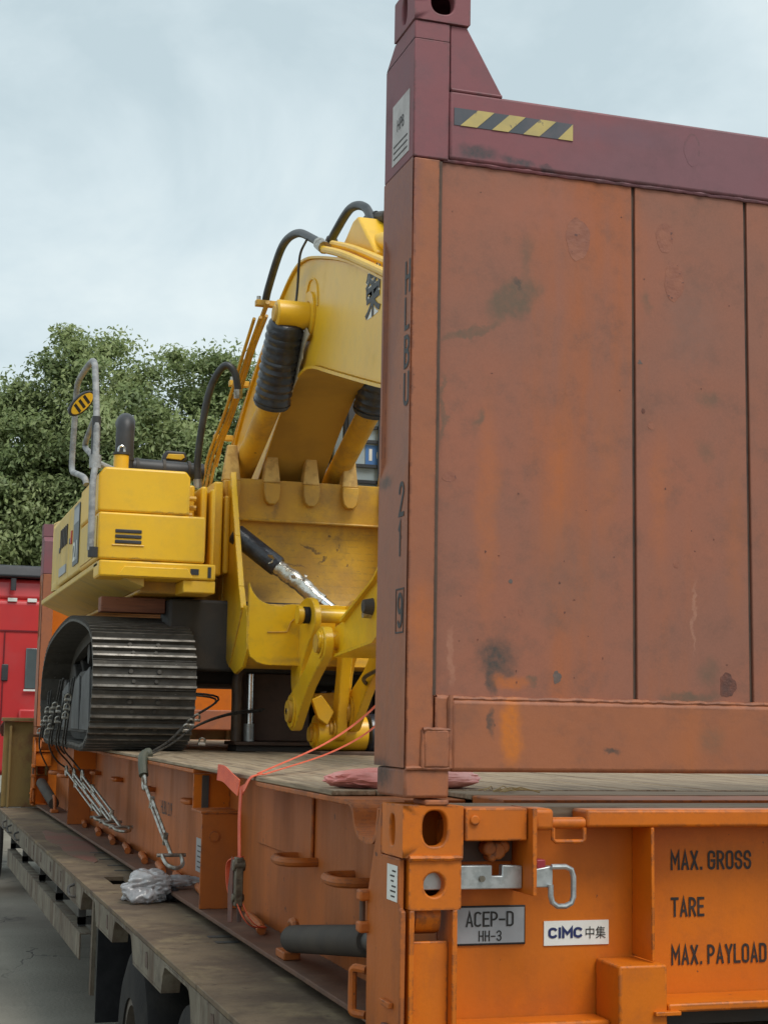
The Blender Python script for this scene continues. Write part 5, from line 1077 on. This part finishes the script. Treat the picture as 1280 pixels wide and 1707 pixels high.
def wire(pts, name, label, group, clips=(), r=.0065):
    root = thing(name, pts[-1], label, 'wire rope', group)
    c = curve(pts, 6)
    MB().tube(c, r, 8).build('rope', ROPE, root)
    off = Vector((.018, .012, .012))
    MB().tube([p+off for p in c[:max(4, len(c)*2//3)]], r, 8).build('rope', ROPE, root)
    for p in clips:
        p = Vector(p); cl = MB().box(p.x-.022, p.x+.022, p.y-.018, p.y+.018, p.z-.012, p.z+.006).build('rope_clip', ZINC, root, .004)
        MB().tube(curve([p+Vector((-.016, 0, -.01)), p+Vector((-.016, -.02, .022)), p+Vector((0, -.024, .032)), p+Vector((.016, -.02, .022)), p+Vector((.016, 0, -.01))], 4), .006, 8).build('clip_bow', ZINC, cl)
    return root
GW = 'wire ropes lashing the excavator down'
wire([(.30, 5.85, 1.96), (.66, 5.75, 1.93), (.42, 5.30, 1.80), (.25, 5.0, 1.68), (.02, 4.43, 1.605), (.0, 4.40, 1.585)], 'wire_rope', 'black wire rope over the deck edge with silver clips beside the track front', GW, [(.47, 5.36, 1.80), (.42, 5.28, 1.77), (.38, 5.20, 1.74)])
wire([(.95, 5.7, 1.86), (.70, 5.55, 1.83), (.45, 5.26, 1.76), (.25, 4.95, 1.66), (.04, 4.46, 1.607)], 'wire_rope', 'thin black wire rope running from the track front to the dark stand', GW, [(.50, 5.33, 1.66)], .006)
wire([(-.17, 6.3, 2.05), (-.18, 6.33, 1.93), (-.185, 6.45, 1.75), (-.165, 6.7, 1.60), (-.06, 7.0, 1.50), (.0, 7.02, 1.43)], 'wire_rope', 'wire rope down the left track with three stacked bright clips', GW, [(-.19, 6.30, 1.915), (-.19, 6.34, 1.855), (-.192, 6.39, 1.80)])
wire([(-.17, 7.0, 2.05), (-.175, 7.2, 1.88), (-.185, 7.3, 1.75), (-.17, 7.6, 1.60), (-.08, 7.95, 1.48), (.0, 8.0, 1.42)], 'wire_rope', 'wire rope down the middle of the left track with four bright clips', GW, [(-.19, 7.10, 1.865), (-.19, 7.25, 1.835), (-.192, 7.3, 1.775), (-.19, 7.35, 1.72)])
wire([(-.17, 7.8, 1.98), (-.175, 7.85, 1.80), (-.185, 8.1, 1.70), (-.17, 8.3, 1.55), (-.05, 8.8, 1.38)], 'wire_rope', 'wire rope at the far end of the left track with five small clips', GW, [(-.185, 7.65, 1.835), (-.185, 7.75, 1.77), (-.185, 7.95, 1.74), (-.185, 8.2, 1.675), (-.185, 7.6, 1.68)])

def turnbuckle(a, b, label):
    a, b = Vector(a), Vector(b); d = (b-a).normalized(); Ln = (b-a).length; s = d.cross(Vector((1, 0, 0))).normalized(); x = Vector((1, 0, 0))
    t = thing('turnbuckle', tuple(b), label, 'turnbuckle', 'turnbuckles on the container side')
    MB().tube([a+(s*math.cos(k*math.pi/8)+d*math.sin(k*math.pi/8))*.034 for k in range(16)], .009, 8, True).build('eye', ZINC, t)
    MB().tube([a+d*.03, a+d*Ln*.36], .010, 8).build('screw', ZINC, t)
    for q in (-.02, .02): MB().tube([a+d*Ln*.30+s*q, a+d*Ln*.80+s*q], .008, 8).build('body_rod', ZINC, t)
    for q in (.29, .79): MB().tube([a+d*(Ln*q)-s*.03, a+d*(Ln*q)+s*.03], .013, 8).build('body_nut', ZINC, t)
    MB().tube([a+d*Ln*.76, b], .010, 8).build('screw', ZINC, t)
    sh = [b+s*.0+x*.045, b+d*.03+x*.045, b+d*.085+x*.035, b+d*.11, b+d*.085-x*.035, b+d*.03-x*.045, b-x*.045]
    MB().tube(curve(sh, 4), .010, 8).build('shackle', ZINC, t)
    MB().tube([b-x*.07, b+x*.07], .009, 8).build('shackle_pin', ZINC, t)
    return t
turnbuckle((.005, 4.29, 1.475), (.055, 3.70, 1.155), 'silver turnbuckle nearest the orange strap')
turnbuckle((.0, 6.95, 1.405), (.06, 5.45, 1.165), 'middle silver turnbuckle below the left track')
turnbuckle((.0, 7.45, 1.40), (.06, 5.9, 1.165), 'silver turnbuckle between the middle one and the farthest one')
wire([(-.16, 6.75, 1.95), (-.18, 6.85, 1.78), (-.17, 7.1, 1.60), (-.05, 7.4, 1.48), (.0, 7.47, 1.42)], 'wire_rope', 'short wire rope at the middle of the left track with two bright clips', GW, [(-.19, 6.82, 1.84), (-.19, 6.87, 1.77)])
turnbuckle((.0, 7.95, 1.40), (.06, 6.35, 1.165), 'farthest silver turnbuckle below the left track')
sl = MB(); sl.tube(curve([(.05, 4.44, 1.622), (.018, 4.42, 1.612), (.005, 4.37, 1.57), (.005, 4.32, 1.51)], 5), [.03]*3+[.026]*13, 10)
so2 = sl.build('rubber_sleeve', OLIVE, None, origin=(.02, 4.4, 1.5)); tag(so2, 'dark olive rubber sleeve guarding the rope at the deck edge', 'sleeve')

def strap():
    s = thing('ratchet_strap', (.02, 1.83, 1.2), 'orange red ratchet strap tied over the deck edge with a steel ratchet', 'strap')
    def band(p, w_, name='webbing', wid=Vector((0, 1, 0))):
        p = curve(p, 6); vs = []; fs = []; n = len(p)
        for i in range(n):
            t = (p[min(n-1, i+1)]-p[max(0, i-1)]).normalized(); q = wid-t*wid.dot(t); q.normalize(); nn = t.cross(q)
            for a, b in ((-1, -1), (1, -1), (1, 1), (-1, 1)): vs.append(p[i]+q*a*w_/2+nn*b*.0016)
        for i in range(n-1):
            for k in range(4): fs.append((i*4+k, i*4+(k+1) % 4, (i+1)*4+(k+1) % 4, (i+1)*4+k))
        fs += [(0, 1, 2, 3), ((n-1)*4+3, (n-1)*4+2, (n-1)*4+1, (n-1)*4)]
        return MB().add(vs, fs).build(name, STRAPM, s)
    band([(1.52, 4.85, 2.0), (1.0, 3.6, 1.85), (.50, 2.55, 1.72), (.05, 1.87, 1.615)], .017)
    band([(1.53, 4.85, 1.89), (1.02, 3.6, 1.77), (.52, 2.55, 1.68), (.06, 1.83, 1.612)], .015)
    band([(.06, 1.85, 1.615), (.02, 1.86, 1.60), (.005, 1.90, 1.56), (.005, 1.96, 1.545)], .034)
    band([(.002, 1.95, 1.56), (.0, 1.955, 1.44), (.004, 1.955, 1.30)], .042)
    band([(.0, 1.98, 1.555), (-.01, 2.06, 1.575), (-.02, 2.16, 1.60), (-.03, 2.24, 1.605)], .062, 'loose_end', Vector((0, .3, 1)))
    band([(.012, 1.97, 1.30), (.0, 2.09, 1.27), (.0, 2.10, 1.20), (.006, 2.07, 1.14)], .03, 'loose_end', Vector((1, .2, 0)))
    rt = MB().box(-.012, .018, 1.935, 1.98, 1.12, 1.30); rt.cyl((-.020, 1.955, 1.27), (.026, 1.955, 1.27), .022, n=14); rt.cyl((-.020, 1.96, 1.15), (.026, 1.96, 1.15), .016, n=14)
    ra = rt.build('ratchet', mat('dirty_ratchet_steel', (.16, .13, .09), .5, .5, var=(.09, .07, .05), vscale=30, bump=.3), s, .004)
    MB().prism([(1.97, 1.06), (2.04, 1.05), (2.055, 1.18), (2.0, 1.30), (1.97, 1.28)], 'x', -.016, -.0125).build('ratchet_handle', RUST, ra, .003)
    MB().prism([(1.97, 1.06), (2.04, 1.05), (2.055, 1.18), (2.0, 1.30), (1.97, 1.28)], 'x', .0185, .022).build('ratchet_handle', RUST, ra, .003)
    for q in (-.01, .012): band([(.006+q, 1.94, 1.13), (.03+q, 1.93, 1.08), (.07+q, 1.96, 1.045), (.13, 2.04, 1.03)], .016)
strap()

pk = thing('pink_sack', (.28, .93, 1.606), 'flat pink plastic sack lying on the planks behind the post foot', 'sack')
blob('sack_body', PINK, pk, (.31, .93, 1.634), .245, .115, .036, 4.2, .30, 1.6, 5, 1.607)
bg_ = thing('plastic_bag', (-.05, 3.62, .95), 'crumpled clear plastic bag lying on the trailer deck', 'bag')
blob('bag_body', BAG, bg_, (-.06, 3.60, 1.01), .115, .115, .072, 8.3, .85, 1.35, 5, .953, None, 120)
blob('bag_tail', BAG, bg_, (.07, 3.64, 1.04), .095, .045, .028, 2.9, .8, 1.5, 4, .953, None, 120)
blob('dark_content', BLACKR, bg_, (.045, 3.58, .985), .04, .05, .03, 5.0, .3, 2.0, 3, .953)
stw = thing('straw_wisp', (.5, .7, 1.606), 'wisp of dry straw on the planks beside the pink sack', 'straw')
for k in range(14):
    x = .52+random.uniform(-.05, .06); y = .66+random.uniform(-.06, .08); a = random.uniform(-.5, .9)
    MB().tube([(x, y, 1.609), (x+.05*math.cos(a), y+.05*math.sin(a), 1.609+random.uniform(.002, .016)), (x+.11*math.cos(a+.2), y+.11*math.sin(a+.2), 1.609)], .0016, 4).build('straw', STRAW, stw)

# ------------------------------------------------------------------ red tractor cab beyond the gooseneck
def truck():
    t = thing('red_truck', (1.1, 14.8, 0), 'red truck cab standing beyond the far end of the trailer', 'truck')
    x0, x1, y0, y1 = -.42, 2.05, 13.4, 15.4
    MB().box(x0, x1, y0, y1, 1.15, 3.05).build('cab_body', REDT, t, .06, 4)
    MB().prism([(y0+.02, 3.04), (y1-.1, 3.04), (y1-.5, 3.28), (y0+.06, 3.28)], 'x', x0+.02, x1-.02).build('cab_roof', REDT, t, .05, 4)
    MB().prism([(y0-.06, 3.285), (y1-.4, 3.285), (y1-.8, 3.42), (y0-.02, 3.42)], 'x', x0, x1).build('roof_deflector', DKPL, t, .03, 3)
    MB().box(x0+.03, x1-.03, y0-.01, y0-.0005, 2.695, 2.712).build('crease', mat('dark_red_seam', (.16, .01, .015), .4), t)
    MB().box(x0+.28, x0+.295, y0-.01, y0-.0005, 1.6, 2.69).build('crease', MATS['dark_red_seam'], t)
    for x in (-.12, .09, 1.2, 1.45): MB().box(x, x+.10, y0-.02, y0-.001, 3.02, 3.06).build('marker_light', WHITE, t, .004)
    for x in (.10, 1.1):
        wn = MB().box(x, x+.26, y0-.02, y0-.001, 2.08, 2.52).build('rear_window', GLASS, t, .025, 4)
        MB().box(x-.01, x+.27, y0-.03, y0-.021, 2.055, 2.075).build('window_sill', WHITE, wn)
    MB().box(-.15, -.08, y0-.02, y0-.001, 2.16, 2.34).build('grab_recess', DKPL, t, .015, 3)
    MB().box(.05, .42, y0-.05, y0-.001, 1.70, 1.86).build('step_panel', REDT, t, .02)
    MB().box(.05, .42, y0-.055, y0-.051, 1.64, 1.69).build('step_gap', DKPL, t)
    MB().cyl((-.07, y0-.05, 3.14), (-.07, y0-.05, 3.27), .03).build('roof_stalk', DKPL, t)
    for x in (x0-.0, x1-.32):
        for y in (13.0, 15.0):
            wv = MB().cyl((x+.05, y, .5), (x+.27, y, .5), .22).build('wheel', RIM, t)
            MB().tube([(x, y, .5), (x+.03, y, .5), (x+.29, y, .5), (x+.32, y, .5)], [.42, .5, .5, .42], 32).build('tyre', TYRE, wv)
    MB().box(.2, 1.6, 12.2, 15.6, .75, 1.05).build('chassis', FRAMED, t, .02)
truck()
def car():
    c = thing('parked_car', (-1.0, 19, 0), 'silver parked car at the left edge beyond the trailer', 'car')
    x0, x1 = -1.75, .15
    MB().prism([(17.0, .35), (21.3, .35), (21.35, .75), (20.2, .92), (17.1, .98), (16.95, .7)], 'x', x0, x1).build('body', CARP, c, .06, 4)
    MB().prism([(17.2, .95), (20.1, .93), (19.3, 1.42), (17.9, 1.44)], 'x', x0+.08, x1-.08).build('greenhouse', GLASS, c, .05, 4)
    MB().prism([(17.9, 1.44), (19.3, 1.42), (19.2, 1.47), (18.0, 1.49)], 'x', x0+.12, x1-.12).build('roof', CARP, c, .02, 3)
    for x in (x0, x1-.2):
        for y in (17.8, 20.5):
            wv = MB().cyl((x-.01, y, .33), (x+.21, y, .33), .2).build('wheel', RIM, c)
            MB().tube([(x, y, .33), (x+.02, y, .33), (x+.18, y, .33), (x+.2, y, .33)], [.28, .33, .33, .28], 28).build('tyre', TYRE, wv)
    for x in (x0+.1, x1-.35): MB().box(x, x+.25, 16.93, 16.97, .74, .86).build('tail_light', REDP, c, .02)
car()

# ------------------------------------------------------------------ trees
def leafmat(name, c1, c2, c3):
    m = bpy.data.materials.new(name); m.use_nodes = True; t = m.node_tree; b = t.nodes['Principled BSDF']; nn = t.nodes.new; ll = t.links.new
    at_ = nn('ShaderNodeAttribute'); at_.attribute_name = 'tint'
    r = nn('ShaderNodeValToRGB'); r.color_ramp.elements[0].color = (*c1, 1); r.color_ramp.elements[1].color = (*c3, 1); e = r.color_ramp.elements.new(.5); e.color = (*c2, 1)
    ll(at_.outputs['Fac'], r.inputs['Fac']); ll(r.outputs['Color'], b.inputs['Base Color'])
    b.inputs['Roughness'].default_value = .5
    tr = nn('ShaderNodeBsdfTranslucent'); ll(r.outputs['Color'], tr.inputs['Color']); ms = nn('ShaderNodeMixShader'); ms.inputs[0].default_value = .4
    ll(b.outputs[0], ms.inputs[1]); ll(tr.outputs[0], ms.inputs[2]); ll(ms.outputs[0], t.nodes['Material Output'].inputs[0])
    return m
LEAF = leafmat('camphor_leaves', (.155, .215, .085), (.27, .335, .13), (.38, .43, .19))
def tree(x, y, h, rx, label, seed, nleaf, zlow=1.2):
    rng = np.random.default_rng(seed); rnd = random.Random(seed)
    t = thing('broadleaf_tree', (x, y, 0), label, 'tree', 'broadleaf trees behind the excavator')
    tk = MB(); tk.tube(curve([(x, y, 0), (x+.05, y, h*.18), (x-.08, y+.1, h*.36), (x+.05, y, h*.55), (x, y, h*.80)], 4), [.28-.22*k/16 for k in range(17)], 12)
    cz = (h+zlow)/2; rz = (h-zlow)/2
    centres = []
    for k in range(420):
        d = rng.normal(size=3); d /= np.linalg.norm(d); rr = rng.uniform(.15, 1.0)**.5
        v_ = Vector(d)
        wob = 1+.30*noise.noise(v_*1.7+Vector((seed, 0, 0)))+.22*noise.noise(v_*4.3+Vector((0, seed, 0)))
        taper = 1-.18*max(0, d[2])
        p = np.array([x, y, cz])+d*np.array([rx*taper, rx*.9*taper, rz])*rr*wob*.93
        centres.append((p, rng.uniform(.22, .62)*rx/2.4))
    for k in range(14):
        p = Vector(centres[k*3][0]); a = Vector((x, y, h*rnd.uniform(.25, .6))); mid = a.lerp(p, .5)+Vector((0, 0, .25))
        tk.tube(curve([a, mid, p], 4), [.10, .09, .08, .07, .055, .045, .035, .025, .02], 7)
    tk.build('trunk', BARK, t)
    per = nleaf//len(centres); V = []; SN = []; T = []
    for p, r in centres:
        n = per; d = rng.normal(size=(n, 3)); d /= np.linalg.norm(d, axis=1)[:, None]
        rad = r*np.minimum(np.abs(rng.normal(0, .62, size=(n, 1))), .95)+.03
        q = p+d*rad*np.array([1.1, 1.1, .7])
        cd_ = q-np.array([x, y, cz]); cd_ /= np.linalg.norm(cd_, axis=1)[:, None]; shn = d*.6+cd_*.55+rng.normal(size=(n, 3))*.22+np.array([0, -.05, .4]); shn /= np.linalg.norm(shn, axis=1)[:, None]; SN.append(np.repeat(shn, 4, axis=0)); nrm = shn*.75+rng.normal(size=(n, 3))*.6; nrm /= np.linalg.norm(nrm, axis=1)[:, None]; nrm *= np.sign((nrm*shn).sum(1, keepdims=True))
        u = np.cross(nrm, rng.normal(size=(n, 3))); u /= np.linalg.norm(u, axis=1)[:, None]; v = np.cross(nrm, u)
        s = rng.uniform(.026, .052, size=(n, 1))
        a = q-u*s*1.35; b = q+v*s*.62+nrm*s*.12; c = q+u*s*1.35; e_ = q-v*s*.62+nrm*s*.12
        V.append(np.stack([a, e_, c, b], 1).reshape(-1, 3)); base_t = rng.uniform(.2, .75); T.append(np.clip(base_t+rng.normal(size=n)*.17, 0, 1))
    V = np.concatenate(V)-np.array([x, y, 0]); T = np.concatenate(T); nf = len(T)
    me = bpy.data.meshes.new('crown'); me.vertices.add(nf*4); me.vertices.foreach_set('co', V.astype(np.float32).ravel())
    me.loops.add(nf*4); me.loops.foreach_set('vertex_index', np.arange(nf*4, dtype=np.int32)); me.polygons.add(nf)
    me.polygons.foreach_set('loop_start', np.arange(0, nf*4, 4, dtype=np.int32)); me.update(); me.validate()
    at_ = me.attributes.new('tint', 'FLOAT', 'FACE'); at_.data.foreach_set('value', T.astype(np.float32))
    me.polygons.foreach_set('use_smooth', np.ones(nf, dtype=bool)); me.normals_split_custom_set_from_vertices(np.concatenate(SN).astype(np.float32))
    me.materials.append(LEAF); o = bpy.data.objects.new('crown', me); COL.objects.link(o); o.parent = t
tree(2.3, 26, 9.6, 2.8, 'tallest green tree, directly behind the foam-wrapped grab rail', 11, 210000)
tree(4.45, 27, 9.45, 2.8, 'green tree behind the exhaust stack, right of the tallest one', 12, 200000)
tree(6.4, 28.5, 9.0, 2.7, 'green tree partly hidden behind the arched black hose', 13, 150000)
tree(.35, 26.5, 8.75, 2.7, 'green tree at the left edge above the red truck', 14, 190000)
tree(8.8, 30, 7.6, 2.3, 'lower green tree hidden mostly behind the boom', 15, 60000)
tree(-2.6, 28, 8.8, 2.4, 'green tree just outside the left edge', 16, 50000)
